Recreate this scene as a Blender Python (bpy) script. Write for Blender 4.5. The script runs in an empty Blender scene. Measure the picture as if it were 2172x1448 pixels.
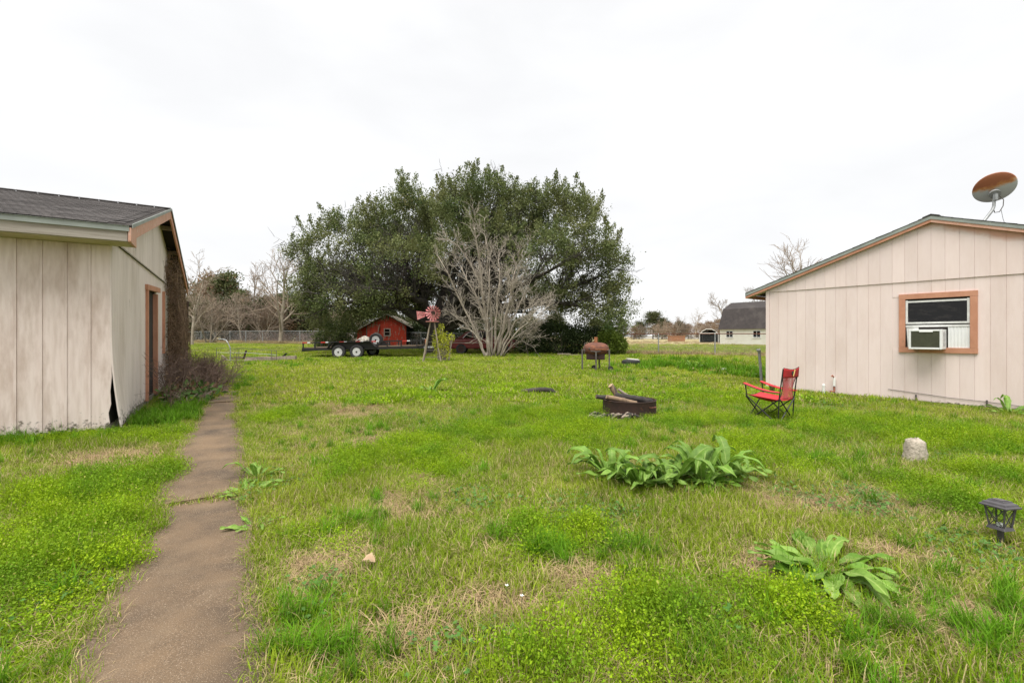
import bpy, math, random
import numpy as np
from mathutils import Vector, Matrix

# ------------------------------------------------------------------ camera, sky, sun, exposure
scene = bpy.context.scene
col = scene.collection
CAM_H, F_PX, CX, HY = 1.35, 965.0, 1086.0, 714.0
cam_data = bpy.data.cameras.new("camera"); cam = bpy.data.objects.new("camera", cam_data); col.objects.link(cam)
cam.location = (0, 0, CAM_H); cam.rotation_euler = (math.radians(90), 0, 0)
cam_data.sensor_width = 36.0; cam_data.lens = 36.0 * F_PX / 2172.0
cam_data.shift_y = -10.0 / 2172.0
cam_data.clip_start = 0.05; cam_data.clip_end = 3000
scene.camera = cam

SUN_EL, SUN_AZ = 70.0, 200.0          # azimuth from +Y clockwise
world = bpy.data.worlds.new("World"); scene.world = world; world.use_nodes = True
wn, wl = world.node_tree.nodes, world.node_tree.links
wn.clear()
w_out = wn.new('ShaderNodeOutputWorld'); w_bg = wn.new('ShaderNodeBackground')
w_sky = wn.new('ShaderNodeTexSky'); w_sky.sky_type = 'NISHITA'; w_sky.sun_disc = False
w_sky.sun_elevation = math.radians(SUN_EL); w_sky.sun_rotation = math.radians(SUN_AZ)
w_sky.air_density = 1.0; w_sky.dust_density = 3.0
w_tc = wn.new('ShaderNodeTexCoord'); w_map = wn.new('ShaderNodeMapping'); w_map.inputs['Scale'].default_value = (1.6, 1.6, 4.5)
w_no = wn.new('ShaderNodeTexNoise'); w_no.inputs['Scale'].default_value = 1.7; w_no.inputs['Detail'].default_value = 5
w_no.inputs['Roughness'].default_value = 0.5; w_no.inputs['Distortion'].default_value = 0.3
w_cr = wn.new('ShaderNodeValToRGB')
w_cr.color_ramp.elements[0].position = 0.33; w_cr.color_ramp.elements[0].color = (0.93, 0.93, 0.935, 1)
w_cr.color_ramp.elements[1].position = 0.58; w_cr.color_ramp.elements[1].color = (1.0, 1.0, 1.0, 1)
w_mul = wn.new('ShaderNodeVectorMath'); w_mul.operation = 'SCALE'; w_mul.inputs['Scale'].default_value = 6.1
w_mix = wn.new('ShaderNodeMix'); w_mix.data_type = 'RGBA'; w_mix.inputs[0].default_value = 0.94
wl.new(w_tc.outputs['Generated'], w_map.inputs['Vector']); wl.new(w_map.outputs[0], w_no.inputs['Vector'])
wl.new(w_no.outputs['Fac'], w_cr.inputs['Fac']); wl.new(w_cr.outputs['Color'], w_mul.inputs[0])
wl.new(w_sky.outputs['Color'], w_mix.inputs[6]); wl.new(w_mul.outputs[0], w_mix.inputs[7])
wl.new(w_mix.outputs[2], w_bg.inputs['Color']); w_bg.inputs['Strength'].default_value = 0.0512
wl.new(w_bg.outputs[0], w_out.inputs['Surface'])

sun_data = bpy.data.lights.new("sun", 'SUN'); sun_data.energy = 1.5; sun_data.angle = math.radians(45); sun_data.color = (1.0, 0.97, 0.92)
sun = bpy.data.objects.new("sun", sun_data); col.objects.link(sun)
az, el = math.radians(SUN_AZ), math.radians(SUN_EL)
sdir = Vector((math.sin(az) * math.cos(el), math.cos(az) * math.cos(el), math.sin(el)))
sun.rotation_euler = sdir.to_track_quat('Z', 'Y').to_euler(); sun.location = (0, 0, 40)
vs = scene.view_settings
vs.view_transform = 'Standard'; vs.look = 'None'; vs.exposure = 1.78; vs.gamma = 1.0; vs.use_curve_mapping = False

scene.cycles.max_bounces = 6; scene.cycles.diffuse_bounces = 3; scene.cycles.transparent_max_bounces = 6
random.seed(7)
RNG = np.random.default_rng(11)

# ------------------------------------------------------------------ terrain and noise
_tab = np.random.default_rng(3).random((64, 64))
def vnoise(x, y):
    x = np.asarray(x, float); y = np.asarray(y, float)
    xi = np.floor(x).astype(int); yi = np.floor(y).astype(int)
    fx = x - xi; fy = y - yi; fx = fx * fx * (3 - 2 * fx); fy = fy * fy * (3 - 2 * fy)
    a = _tab[xi % 64, yi % 64]; b = _tab[(xi + 1) % 64, yi % 64]; c = _tab[xi % 64, (yi + 1) % 64]; d = _tab[(xi + 1) % 64, (yi + 1) % 64]
    return (a * (1 - fx) + b * fx) * (1 - fy) + (c * (1 - fx) + d * fx) * fy
def fnoise(x, y):
    return 0.55 * vnoise(x, y) + 0.3 * vnoise(x * 2.1 + 9, y * 2.1 + 4) + 0.15 * vnoise(x * 4.3 + 2, y * 4.3 + 7)
def sst(a, b, t):
    t = np.clip((np.asarray(t, float) - a) / (b - a), 0, 1); return t * t * (3 - 2 * t)
def hgt(x, y):
    return (0.30 * sst(8, 24, y) + 0.43 * sst(26, 48, y) * sst(6, -12, x) + 0.35 * sst(66, 150, y)
            + 0.03 * (fnoise(x * 0.9 + 30, y * 0.9 + 30) - 0.5) * sst(0, 3, np.abs(np.asarray(y, float)) + 2))
def H(x, y): return float(hgt(x, y))
def px(xp, Y): return (xp - CX) / F_PX * Y
def pz(yp, Y): return CAM_H + (HY - yp) / F_PX * Y

# ------------------------------------------------------------------ mesh helpers
class G:
    def __init__(s): s.v = []; s.f = []
    def add(s, V, F):
        o = len(s.v); s.v.extend([tuple(p) for p in V]); s.f.extend([tuple(i + o for i in f) for f in F]); return s
    def box(s, c, d, R=None):
        hx, hy, hz = d[0] / 2, d[1] / 2, d[2] / 2
        P = [Vector((x, y, z)) for x in (-hx, hx) for y in (-hy, hy) for z in (-hz, hz)]
        if R is not None: P = [R @ p for p in P]
        c = Vector(c)
        return s.add([p + c for p in P], [(0, 1, 3, 2), (4, 6, 7, 5), (0, 4, 5, 1), (2, 3, 7, 6), (0, 2, 6, 4), (1, 5, 7, 3)])
    def bb(s, x0, x1, y0, y1, z0, z1):
        return s.box(((x0 + x1) / 2, (y0 + y1) / 2, (z0 + z1) / 2), (abs(x1 - x0), abs(y1 - y0), abs(z1 - z0)))
    def bar(s, a, b, w, h, up=(0, 0, 1)):
        a, b = Vector(a), Vector(b); d = b - a; L = d.length; d.normalize(); up = Vector(up)
        if abs(d.dot(up)) > 0.99: up = Vector((0, 1, 0))
        sd = d.cross(up).normalized(); u = sd.cross(d)
        R = Matrix((d, sd, u)).transposed()
        return s.box((a + b) / 2, (L, w, h), R)
    def tube(s, pts, r, n=8, cap=True):
        pts = [Vector(p) for p in pts]; m = len(pts)
        if not hasattr(r, '__len__'): r = [r] * m
        o = len(s.v); ref = None
        for i, p in enumerate(pts):
            d = (pts[min(i + 1, m - 1)] - pts[max(i - 1, 0)]).normalized()
            if ref is None: ref = d.orthogonal().normalized()
            ref = (ref - d * ref.dot(d)).normalized(); b = d.cross(ref)
            for k in range(n):
                a = 2 * math.pi * k / n
                s.v.append(tuple(p + (ref * math.cos(a) + b * math.sin(a)) * r[i]))
        for i in range(m - 1):
            for k in range(n):
                s.f.append((o + i * n + k, o + i * n + (k + 1) % n, o + (i + 1) * n + (k + 1) % n, o + (i + 1) * n + k))
        if cap:
            s.f.append(tuple(o + k for k in reversed(range(n)))); s.f.append(tuple(o + (m - 1) * n + k for k in range(n)))
        return s
    def lathe(s, prof, n=24, M=None, close=False):
        o = len(s.v); m = len(prof)
        for (r, z) in prof:
            for k in range(n):
                a = 2 * math.pi * k / n; p = Vector((r * math.cos(a), r * math.sin(a), z))
                s.v.append(tuple(M @ p if M is not None else p))
        rng = range(m) if close else range(m - 1)
        for i in rng:
            j = (i + 1) % m
            for k in range(n):
                s.f.append((o + i * n + k, o + i * n + (k + 1) % n, o + j * n + (k + 1) % n, o + j * n + k))
        if not close:
            if prof[0][0] > 1e-6: s.f.append(tuple(o + k for k in reversed(range(n))))
            if prof[-1][0] > 1e-6: s.f.append(tuple(o + (m - 1) * n + k for k in range(n)))
        return s
    def prism(s, pts, vec):
        n = len(pts); vec = Vector(vec); A = [Vector(p) for p in pts]; B = [p + vec for p in A]
        return s.add(A + B, [tuple(reversed(range(n))), tuple(range(n, 2 * n))] + [(i, (i + 1) % n, n + (i + 1) % n, n + i) for i in range(n)])
    def build(s, name, m, parent=None, smooth=False, bevel=0):
        me = bpy.data.meshes.new(name); me.from_pydata(s.v, [], s.f); me.update()
        o = bpy.data.objects.new(name, me); col.objects.link(o)
        if m is not None: me.materials.append(m)
        if parent is not None: o.parent = parent
        if smooth:
            for p in me.polygons: p.use_smooth = True
            if smooth != 'all':
                me.set_sharp_from_angle(angle=math.radians(40))
        if bevel:
            b = o.modifiers.new('bevel', 'BEVEL'); b.width = bevel; b.segments = 2; b.limit_method = 'ANGLE'
        return o
def np_mesh(name, V, F, m, parent=None, tint=None, smooth=False, link=True):
    V = np.ascontiguousarray(V, np.float32); F = np.ascontiguousarray(F, np.int32); k = F.shape[1]
    me = bpy.data.meshes.new(name)
    me.vertices.add(len(V)); me.vertices.foreach_set('co', V.ravel())
    me.loops.add(F.size); me.loops.foreach_set('vertex_index', F.ravel())
    me.polygons.add(len(F)); me.polygons.foreach_set('loop_start', np.arange(len(F), dtype=np.int32) * k)
    if smooth: me.polygons.foreach_set('use_smooth', np.ones(len(F), bool))
    if tint is not None:
        a = me.attributes.new('tint', 'FLOAT', 'FACE'); a.data.foreach_set('value', np.ascontiguousarray(tint, np.float32))
    me.update(calc_edges=True); me.validate()
    if m is not None: me.materials.append(m)
    o = bpy.data.objects.new(name, me)
    if link: col.objects.link(o)
    if parent is not None: o.parent = parent
    return o
def nrm(a): return a / np.maximum(np.linalg.norm(a, axis=-1, keepdims=True), 1e-9)
def frustums(P0, P1, R0, R1, n=3):
    N = len(P0); d = nrm(P1 - P0); ref = np.where(np.abs(d[:, 2:3]) > 0.9, [[1.0, 0, 0]], [[0, 0, 1.0]])
    a = nrm(np.cross(d, ref)); b = np.cross(d, a); ang = np.arange(n) * 2 * np.pi / n
    ring = a[:, None] * np.cos(ang)[None, :, None] + b[:, None] * np.sin(ang)[None, :, None]
    V = np.concatenate([P0[:, None] + ring * R0[:, None, None], P1[:, None] + ring * R1[:, None, None]], 1).reshape(-1, 3)
    k = np.arange(n); q = np.stack([k, (k + 1) % n, n + (k + 1) % n, n + k], 1)
    F = (np.arange(N) * 2 * n)[:, None, None] + q[None]
    return V, F.reshape(-1, 4)
def cards(C, D, Nn, L, W):
    """kite leaves: C base, D unit axis, Nn approx normal; L, W arrays"""
    D = nrm(D); S = nrm(np.cross(D, Nn)); L = L[:, None]; W = W[:, None]
    m = C + D * L * 0.45
    V = np.stack([C, m + S * W, C + D * L, m - S * W], 1).reshape(-1, 3)
    F = (np.arange(len(C)) * 4)[:, None] + np.arange(4)[None]
    return V, F
def rdir(rng, n):
    v = rng.normal(size=(n, 3)); return nrm(v)
def grow(rng, P, D, L, R, spec):
    out = []
    P = np.asarray(P, float); D = nrm(np.asarray(D, float)); L = np.asarray(L, float); R = np.asarray(R, float)
    for lv, s in enumerate(spec):
        N = len(P); n = s['n']; pts = np.zeros((N, n + 1, 3)); pts[:, 0] = P; d = D.copy(); dirs = np.zeros((N, n + 1, 3)); dirs[:, 0] = d
        for k in range(n):
            d = nrm(d + rng.normal(0, s['w'], (N, 3)) + np.array([0, 0, s['up']])); dirs[:, k + 1] = d
            pts[:, k + 1] = pts[:, k] + d * (L / n)[:, None]
        t = np.linspace(0, 1, n + 1); rad = R[:, None] * (1 - (1 - s['tp']) * t)[None]
        out.append((pts, rad))
        if 'c' in s:
            c = s['c']; tt = np.clip(np.linspace(s['t0'], 0.98, c)[None] + rng.uniform(-.06, .06, (N, c)), 0.05, 0.999)
            idx = np.minimum((tt * n).astype(int), n - 1); fr = tt * n - idx; ar = np.arange(N)[:, None]
            p = pts[ar, idx] * (1 - fr)[..., None] + pts[ar, idx + 1] * fr[..., None]
            pd = dirs[ar, idx]; a = np.radians(rng.uniform(*s['a'], (N, c)))
            side = nrm(np.cross(pd, rdir(rng, N * c).reshape(N, c, 3)))
            nd = pd * np.cos(a)[..., None] + side * np.sin(a)[..., None]
            rl = rad[ar, idx] * (1 - fr) + rad[ar, idx + 1] * fr
            P = p.reshape(-1, 3); D = nd.reshape(-1, 3)
            L = (L[:, None] * s['lr'] * rng.uniform(.6, 1.25, (N, c)) * (1.2 - 0.55 * tt)).ravel(); R = np.maximum(rl * s['rr'], s.get('rmin', 0.003)).ravel()
    return out
def segs(levels):
    A, B, r0, r1 = [], [], [], []
    for pts, rad in levels:
        A.append(pts[:, :-1].reshape(-1, 3)); B.append(pts[:, 1:].reshape(-1, 3)); r0.append(rad[:, :-1].ravel()); r1.append(rad[:, 1:].ravel())
    return np.concatenate(A), np.concatenate(B), np.concatenate(r0), np.concatenate(r1)

def tag(o, label=None, cat=None, group=None, kind=None):
    if label: o['label'] = label
    if cat: o['category'] = cat
    if group: o['group'] = group
    if kind: o['kind'] = kind
    return o
def thing(name, label, cat, loc=(0, 0, 0), rz=0.0, group=None):
    o = bpy.data.objects.new(name, None); col.objects.link(o); o.empty_display_size = 0.2
    o.location = loc; o.rotation_euler = (0, 0, rz)
    return tag(o, label, cat, group)
def copy_part(o, parent, loc=None, rot=None, scale=None):
    c = o.copy(); col.objects.link(c); c.parent = parent
    if loc is not None: c.location = loc
    if rot is not None: c.rotation_euler = rot
    if scale is not None: c.scale = scale
    return c

# ------------------------------------------------------------------ materials
def _mat(name):
    m = bpy.data.materials.new(name); m.use_nodes = True; nt = m.node_tree; return m, nt.nodes, nt.links, nt.nodes['Principled BSDF']
def _noise(n, l, coord, scale, detail=4, rough=0.55, stretch=None, off=None):
    tc = n.new('ShaderNodeTexCoord') if coord != 'Position' else n.new('ShaderNodeNewGeometry')
    out = tc.outputs[coord]
    if stretch or off:
        mp = n.new('ShaderNodeMapping'); mp.inputs['Scale'].default_value = stretch or (1, 1, 1); mp.inputs['Location'].default_value = off or (0, 0, 0)
        l.new(out, mp.inputs['Vector']); out = mp.outputs[0]
    no = n.new('ShaderNodeTexNoise'); no.inputs['Scale'].default_value = scale; no.inputs['Detail'].default_value = detail; no.inputs['Roughness'].default_value = rough
    l.new(out, no.inputs['Vector']); return no.outputs['Fac']
def _ramp(n, l, fac, p0, p1, c0=(0, 0, 0, 1), c1=(1, 1, 1, 1)):
    r = n.new('ShaderNodeValToRGB'); r.color_ramp.elements[0].position = p0; r.color_ramp.elements[1].position = p1
    r.color_ramp.elements[0].color = c0; r.color_ramp.elements[1].color = c1; l.new(fac, r.inputs['Fac']); return r.outputs['Color']
def _mixc(n, l, fac, a, b, mode='MIX'):
    m = n.new('ShaderNodeMix'); m.data_type = 'RGBA'; m.blend_type = mode
    for i, v in ((0, fac), (6, a), (7, b)):
        if isinstance(v, (int, float)): m.inputs[i].default_value = v
        elif isinstance(v, tuple): m.inputs[i].default_value = v if len(v) == 4 else (*v, 1)
        else: l.new(v, m.inputs[i])
    return m.outputs[2]
def _bump(n, l, bs, h, strength=0.3, dist=0.01):
    b = n.new('ShaderNodeBump'); b.inputs['Strength'].default_value = strength; b.inputs['Distance'].default_value = dist
    l.new(h, b.inputs['Height']); l.new(b.outputs[0], bs.inputs['Normal'])
def _math(n, l, op, a, b=None):
    m = n.new('ShaderNodeMath'); m.operation = op
    for i, v in ((0, a), (1, b)):
        if v is None: continue
        if isinstance(v, (int, float)): m.inputs[i].default_value = v
        else: l.new(v, m.inputs[i])
    return m.outputs[0]
def pm(name, c1, c2=None, scale=8, rough=0.7, bump=0.0, bscale=None, metal=0.0, stretch=None, lo=0.35, hi=0.65, c3=None, s3=3, lo3=0.5, hi3=0.65, rnd=0.0, spec=0.5, coord='Object', bd=0.01):
    m, n, l, bs = _mat(name); bs.inputs['Roughness'].default_value = rough; bs.inputs['Metallic'].default_value = metal
    bs.inputs['Specular IOR Level'].default_value = spec
    c = (*c1, 1)
    if c2: c = _mixc(n, l, _ramp(n, l, _noise(n, l, coord, scale, 5, .6, stretch), lo, hi), c1, c2)
    if c3: c = _mixc(n, l, _ramp(n, l, _noise(n, l, coord, s3, 5, .65, stretch, (7, 3, 5)), lo3, hi3), c, c3)
    if rnd:
        oi = n.new('ShaderNodeObjectInfo'); v = _math(n, l, 'MULTIPLY_ADD', oi.outputs['Random'], 2 * rnd); v.node.inputs[2].default_value = 1 - rnd
        hs = n.new('ShaderNodeHueSaturation'); l.new(v, hs.inputs['Value'])
        if isinstance(c, tuple): hs.inputs['Color'].default_value = c
        else: l.new(c, hs.inputs['Color'])
        c = hs.outputs[0]
    if isinstance(c, tuple): bs.inputs['Base Color'].default_value = c
    else: l.new(c, bs.inputs['Base Color'])
    if bump: _bump(n, l, bs, _noise(n, l, coord, bscale or scale * 3, 6, .6, stretch), bump, bd)
    return m
def leafm(name, ca, cb, cdry=None, dry_p=0.0, trans=0.3, rough=0.55, pscale=0.5, patch=None, plo=0.45, phi=0.62, rnd=0.25, spec=0.12, veins=0.0):
    """foliage: ca-cb by per-leaf tint, dry leaves above 1-dry_p, broad patches of 'patch' colour in the field"""
    m, n, l, bs = _mat(name)
    at = n.new('ShaderNodeAttribute'); at.attribute_name = 'tint'; at.attribute_type = 'GEOMETRY'; t = at.outputs['Fac']
    c = _mixc(n, l, t, ca, cb)
    if patch: c = _mixc(n, l, _ramp(n, l, _noise(n, l, 'Position', pscale, 3, .6), plo, phi), c, patch)
    if cdry: c = _mixc(n, l, _math(n, l, 'GREATER_THAN', t, 1 - dry_p), c, cdry)
    if veins:
        c = _mixc(n, l, _math(n, l, 'MULTIPLY', _ramp(n, l, _noise(n, l, 'Object', 26, 4, .65), .42, .66), .55), c, (ca[0] * .5, ca[1] * .55, ca[2] * .6))
        c = _mixc(n, l, _ramp(n, l, _noise(n, l, 'Object', 17, 4, .7, None, (3, 1, 2)), .66, .72), c, (.30, .25, .08))
        _bump(n, l, bs, _noise(n, l, 'Object', 60, 3, .5, (.4, 2, 1)), veins, .006)
    oi = n.new('ShaderNodeObjectInfo'); v = _math(n, l, 'MULTIPLY_ADD', oi.outputs['Random'], 2 * rnd); v.node.inputs[2].default_value = 1 - rnd
    hs = n.new('ShaderNodeHueSaturation'); l.new(v, hs.inputs['Value']); l.new(c, hs.inputs['Color']); c = hs.outputs[0]
    l.new(c, bs.inputs['Base Color']); bs.inputs['Roughness'].default_value = rough; bs.inputs['Specular IOR Level'].default_value = spec
    tr = n.new('ShaderNodeBsdfTranslucent'); l.new(c, tr.inputs['Color']); mx = n.new('ShaderNodeMixShader'); mx.inputs[0].default_value = trans
    out = n['Material Output']; l.new(bs.outputs[0], mx.inputs[1]); l.new(tr.outputs[0], mx.inputs[2]); l.new(mx.outputs[0], out.inputs['Surface'])
    return m
def paint(name, base, dirt, low=0.0, streak=0.35, peel=None, wear=None, rnd=0.03):
    """painted plywood siding: streaky dirt, darker grime along the bottom edge, optional peeling"""
    m, n, l, bs = _mat(name); bs.inputs['Roughness'].default_value = 0.75; bs.inputs['Specular IOR Level'].default_value = 0.25
    f = _ramp(n, l, _noise(n, l, 'Object', 1.3, 6, .65, (1.6, 1.6, .45)), .46, .70)
    c = _mixc(n, l, _math(n, l, 'MULTIPLY', f, streak), base, dirt)
    f2 = _ramp(n, l, _noise(n, l, 'Object', 22, 3, .5, (1, 1, .12)), .4, .75)
    c = _mixc(n, l, _math(n, l, 'MULTIPLY', f2, streak * .35), c, dirt)
    if low:
        tc = n.new('ShaderNodeTexCoord'); sx = n.new('ShaderNodeSeparateXYZ'); l.new(tc.outputs['Object'], sx.inputs[0])
        z = _math(n, l, 'SUBTRACT', 1.0, _math(n, l, 'DIVIDE', sx.outputs['Z'], low))
        zz = _math(n, l, 'ADD', z, _math(n, l, 'MULTIPLY', _math(n, l, 'SUBTRACT', _noise(n, l, 'Object', 14, 6, .7), .5), 2.2))
        c = _mixc(n, l, _ramp(n, l, zz, .62, .95), c, (.10, .085, .06))
    if peel:
        p = _ramp(n, l, _noise(n, l, 'Object', 5, 8, .72, (1, 1, .3)), peel, peel + .04); c = _mixc(n, l, p, c, wear or (.16, .12, .09))
    oi = n.new('ShaderNodeObjectInfo'); v = _math(n, l, 'MULTIPLY_ADD', oi.outputs['Random'], 2 * rnd); v.node.inputs[2].default_value = 1 - rnd
    hs = n.new('ShaderNodeHueSaturation'); l.new(v, hs.inputs['Value']); l.new(c, hs.inputs['Color'])
    l.new(hs.outputs[0], bs.inputs['Base Color'])
    _bump(n, l, bs, _noise(n, l, 'Object', 45, 5, .6, (1, 1, .15)), .25, .004)
    return m
M = {}
M['paint_right'] = paint('beige_siding_paint', (.775, .65, .615), (.56, .42, .36), 0.08, .34)
M['paint_left'] = paint('weathered_siding_paint', (.765, .65, .605), (.36, .245, .18), 0.50, .8)
M['paint_gable'] = paint('peeling_siding_paint', (.79, .69, .645), (.42, .33, .26), 0.6, .45, .63, (.24, .19, .15))
M['trim'] = pm('salmon_trim_paint', (.55, .27, .17), (.46, .21, .125), 6, .7, .25, 30, c3=(.30, .17, .11), s3=9, lo3=.62, hi3=.72, stretch=(1, 1, .5))
M['trim_pink'] = pm('faded_pink_trim', (.62, .36, .27), (.54, .29, .20), 5, .7, .2, 30, c3=(.62, .55, .49), s3=11, lo3=.6, hi3=.68)
M['drip'] = pm('grey_green_drip_edge', (.30, .33, .30), (.24, .26, .24), 4, .5, spec=.4)
M['grey_wood'] = pm('weathered_grey_board', (.42, .38, .33), (.29, .25, .21), 3, .85, .5, 25, stretch=(.35, 3, 8), c3=(.12, .09, .07), s3=5, lo3=.66, hi3=.74)
M['soffit'] = pm('yellowed_soffit_paint', (.52, .46, .30), (.44, .38, .24), 2, .8)
M['shingle'] = pm('asphalt_shingle', (.105, .096, .092), (.066, .06, .058), 30, .95, .5, 160, rnd=.30, spec=.15)
M['dark_in'] = pm('dark_sheathing_and_interior', (.035, .028, .022), (.02, .016, .013), 3, .95)  # near-black: sheathing, and a stand-in for the darkness inside the buildings
M['concrete_old'] = pm('old_footing_concrete', (.34, .30, .25), (.22, .19, .15), 5, .9, .4, 40)
M['door_brown'] = pm('brown_door_paint', (.30, .15, .09), (.24, .11, .07), 4, .6, .15, 30)
M['door_red'] = pm('dark_red_door_edge', (.16, .025, .025), (.28, .12, .10), 20, .6)
M['white_pl'] = pm('white_plastic', (.78, .79, .78), (.70, .71, .70), 3, .4)
M['alu'] = pm('white_aluminium', (.70, .70, .68), (.58, .58, .56), 12, .45)
M['olive'] = pm('olive_coil_grille', (.115, .12, .075), (.09, .095, .06), 9, .6)
M['grille_grey'] = pm('grey_louvre', (.35, .33, .33), None, rough=.6)
m_, n_, l_, b_ = _mat('dark_window_glass'); l_.new(_mixc(n_, l_, _ramp(n_, l_, _noise(n_, l_, 'Object', 3.5, 6, .7, (1, 1, 2.4)), .5, .75), (.004, .004, .004), (.035, .03, .027)), b_.inputs['Base Color']); b_.inputs['Roughness'].default_value = .05; b_.inputs['Specular IOR Level'].default_value = .35; M['glass_dark'] = m_
M['rust'] = pm('brown_rust', (.165, .06, .035), (.10, .038, .024), 5, .8, .35, 45, c3=(.30, .11, .045), s3=4, lo3=.56, hi3=.72)
M['rust_dark'] = pm('dark_burnt_rust', (.05, .024, .016), (.03, .016, .012), 6, .85, .4, 40, c3=(.10, .042, .022), s3=7, lo3=.58, hi3=.7)
M['rust_orange'] = pm('orange_rust', (.42, .17, .07), (.24, .08, .035), 18, .8, .3, 60)
M['steel'] = pm('galvanised_steel', (.36, .37, .37), (.27, .28, .28), 14, .5, .1, 40, metal=.35)
M['steel_dark'] = pm('dull_dark_steel', (.12, .11, .10), (.085, .07, .06), 9, .7, .2, 50)
M['black_paint'] = pm('black_trailer_paint', (.012, .012, .013), (.022, .02, .019), 3, .42, c3=(.08, .04, .025), s3=6, lo3=.68, hi3=.76)
M['rubber'] = pm('tyre_rubber', (.02, .02, .021), (.035, .034, .033), 9, .85, .2, 60)
M['white_rim'] = pm('white_wheel_paint', (.58, .58, .58), (.46, .45, .43), 10, .45)
M['tape_red'] = pm('red_reflector', (.55, .035, .025), None, rough=.4)
M['tape_white'] = pm('white_reflector', (.75, .75, .75), None, rough=.4)
M['wood_deck'] = pm('trailer_deck_wood', (.20, .14, .09), (.11, .08, .055), 4, .85, .3, 30, stretch=(.3, 5, 5))
M['camo'] = pm('camouflage_cloth', (.50, .46, .40), (.22, .19, .14), 9, .9, .4, 14, c3=(.07, .065, .045), s3=12, lo3=.56, hi3=.6)
M['barn_red'] = paint('flaking_red_barn_paint', (.46, .05, .025), (.24, .04, .025), 0.5, .5, .55, (.30, .23, .18), rnd=.12)
M['barn_grey'] = pm('bare_grey_board', (.36, .31, .27), (.25, .20, .17), 4, .9, .3, 20, stretch=(5, 5, .4), rnd=.12)
M['barn_roof'] = pm('mossy_metal_roof', (.24, .22, .18), (.14, .12, .09), 2, .8, c3=(.16, .15, .07), s3=1, lo3=.5, hi3=.7)
M['pink_vane'] = pm('faded_pink_red_metal', (.55, .14, .15), (.46, .20, .19), 9, .6, .15, 40, c3=(.62, .40, .36), s3=14, lo3=.56, hi3=.66, rnd=.14)
M['old_timber'] = pm('old_timber', (.36, .30, .23), (.22, .175, .13), 4, .9, .4, 25, stretch=(3, 3, .5), c3=(.15, .11, .09), s3=3, lo3=.6, hi3=.7)
M['bark_oak'] = pm('oak_bark', (.060, .050, .040), (.028, .024, .02), 5, .95, .6, 14, stretch=(1, 1, .35), c3=(.10, .10, .075), s3=1.5, lo3=.55, hi3=.7)
M['bark_pale'] = pm('pale_smooth_bark', (.36, .31, .245), (.23, .19, .15), 4, .9, .4, 20, c3=(.47, .43, .36), s3=6, lo3=.56, hi3=.66)
M['twig_pale'] = pm('pale_twigs', (.42, .37, .30), (.31, .265, .215), 1.2, .9)
M['bark_far'] = pm('grey_brown_bark', (.34, .29, .225), (.20, .165, .125), 3, .9, rnd=.3)
M['twig_far'] = pm('brown_twigs', (.30, .235, .175), (.22, .165, .125), .5, .9, rnd=.22)
M['twig_bush'] = pm('dead_bush_twigs', (.19, .125, .095), (.125, .085, .066), 3, .9)
M['vine'] = pm('dead_vine_stems', (.24, .155, .09), (.13, .082, .052), 2.5, .92)
M['vine_leaf'] = pm('curled_dead_leaves', (.28, .185, .10), (.15, .095, .058), 3, .9)
M['log'] = pm('split_log', (.30, .205, .125), (.17, .115, .075), 5, .9, .6, 22, stretch=(2, 2, .6), c3=(.06, .045, .035), s3=4, lo3=.55, hi3=.66)
M['log_end'] = pm('sawn_log_end', (.44, .32, .20), (.32, .21, .12), 14, .9)
M['char'] = pm('charred_log', (.018, .016, .015), (.05, .042, .036), 7, .9, .7, 25)
M['stick'] = pm('weathered_stick', (.34, .28, .225), (.17, .125, .095), 4, .9, .3, 30)
M['ash'] = pm('ash_and_char', (.12, .105, .095), (.035, .03, .027), 12, 1.0, .8, 30)
M['stone'] = pm('pale_weathered_concrete', (.47, .41, .33), (.33, .28, .22), 6, .95, 1.0, 22, c3=(.13, .11, .08), s3=5, lo3=.56, hi3=.7, bd=.03)
M['chair_red'] = pm('red_polyester', (.55, .028, .035), (.47, .022, .028), 6, .75, .15, 60)
M['chair_dark_red'] = pm('deep_red_polyester', (.42, .014, .018), (.33, .011, .014), 8, .75, .2, 30)
M['black_tube'] = pm('black_powder_coat', (.015, .015, .016), None, rough=.45)
M['emblem_y'] = pm('gold_print', (.62, .48, .16), None, rough=.7)
M['emblem_k'] = pm('black_print', (.03, .02, .02), None, rough=.7)
M['lamp_black'] = pm('dark_bronze_plastic', (.055, .05, .055), (.075, .07, .075), 12, .5)
M['pv'] = pm('solar_cell', (.035, .04, .055), None, rough=.2)
M['white_conc'] = pm('white_debris', (.72, .70, .66), (.56, .53, .48), 12, .9)
M['brick'] = pm('broken_brick', (.30, .16, .10), (.20, .12, .08), 12, .95, .5, 40)
M['pvc'] = pm('white_pvc', (.76, .75, .72), None, rough=.4)
M['copper'] = pm('reddish_pipe', (.40, .12, .06), (.25, .08, .05), 12, .6)
M['dish'] = None
M['car_red'] = pm('dull_red_car_paint', (.15, .012, .012), (.09, .009, .009), 2.5, .35, c3=(.12, .05, .035), s3=4, lo3=.62, hi3=.72)
M['chrome'] = pm('dull_chrome', (.55, .53, .50), None, rough=.3, metal=.9)
M['roof_dark'] = pm('dark_barn_shingles', (.045, .036, .034), (.030, .025, .024), 3, .9, c3=(.065, .055, .05), s3=.7, lo3=.5, hi3=.7)
M['white_wall'] = pm('cream_white_siding', (.74, .73, .66), (.66, .64, .56), 1.5, .75)
M['tan_box'] = pm('rusty_orange_panels', (.40, .19, .085), (.30, .14, .07), 2, .8)
M['carport'] = pm('dark_grey_tarpaulin', (.05, .052, .055), (.035, .036, .038), 2, .8)
M['far_white'] = pm('far_white_cladding', (.62, .63, .64), None, rough=.7)
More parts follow.
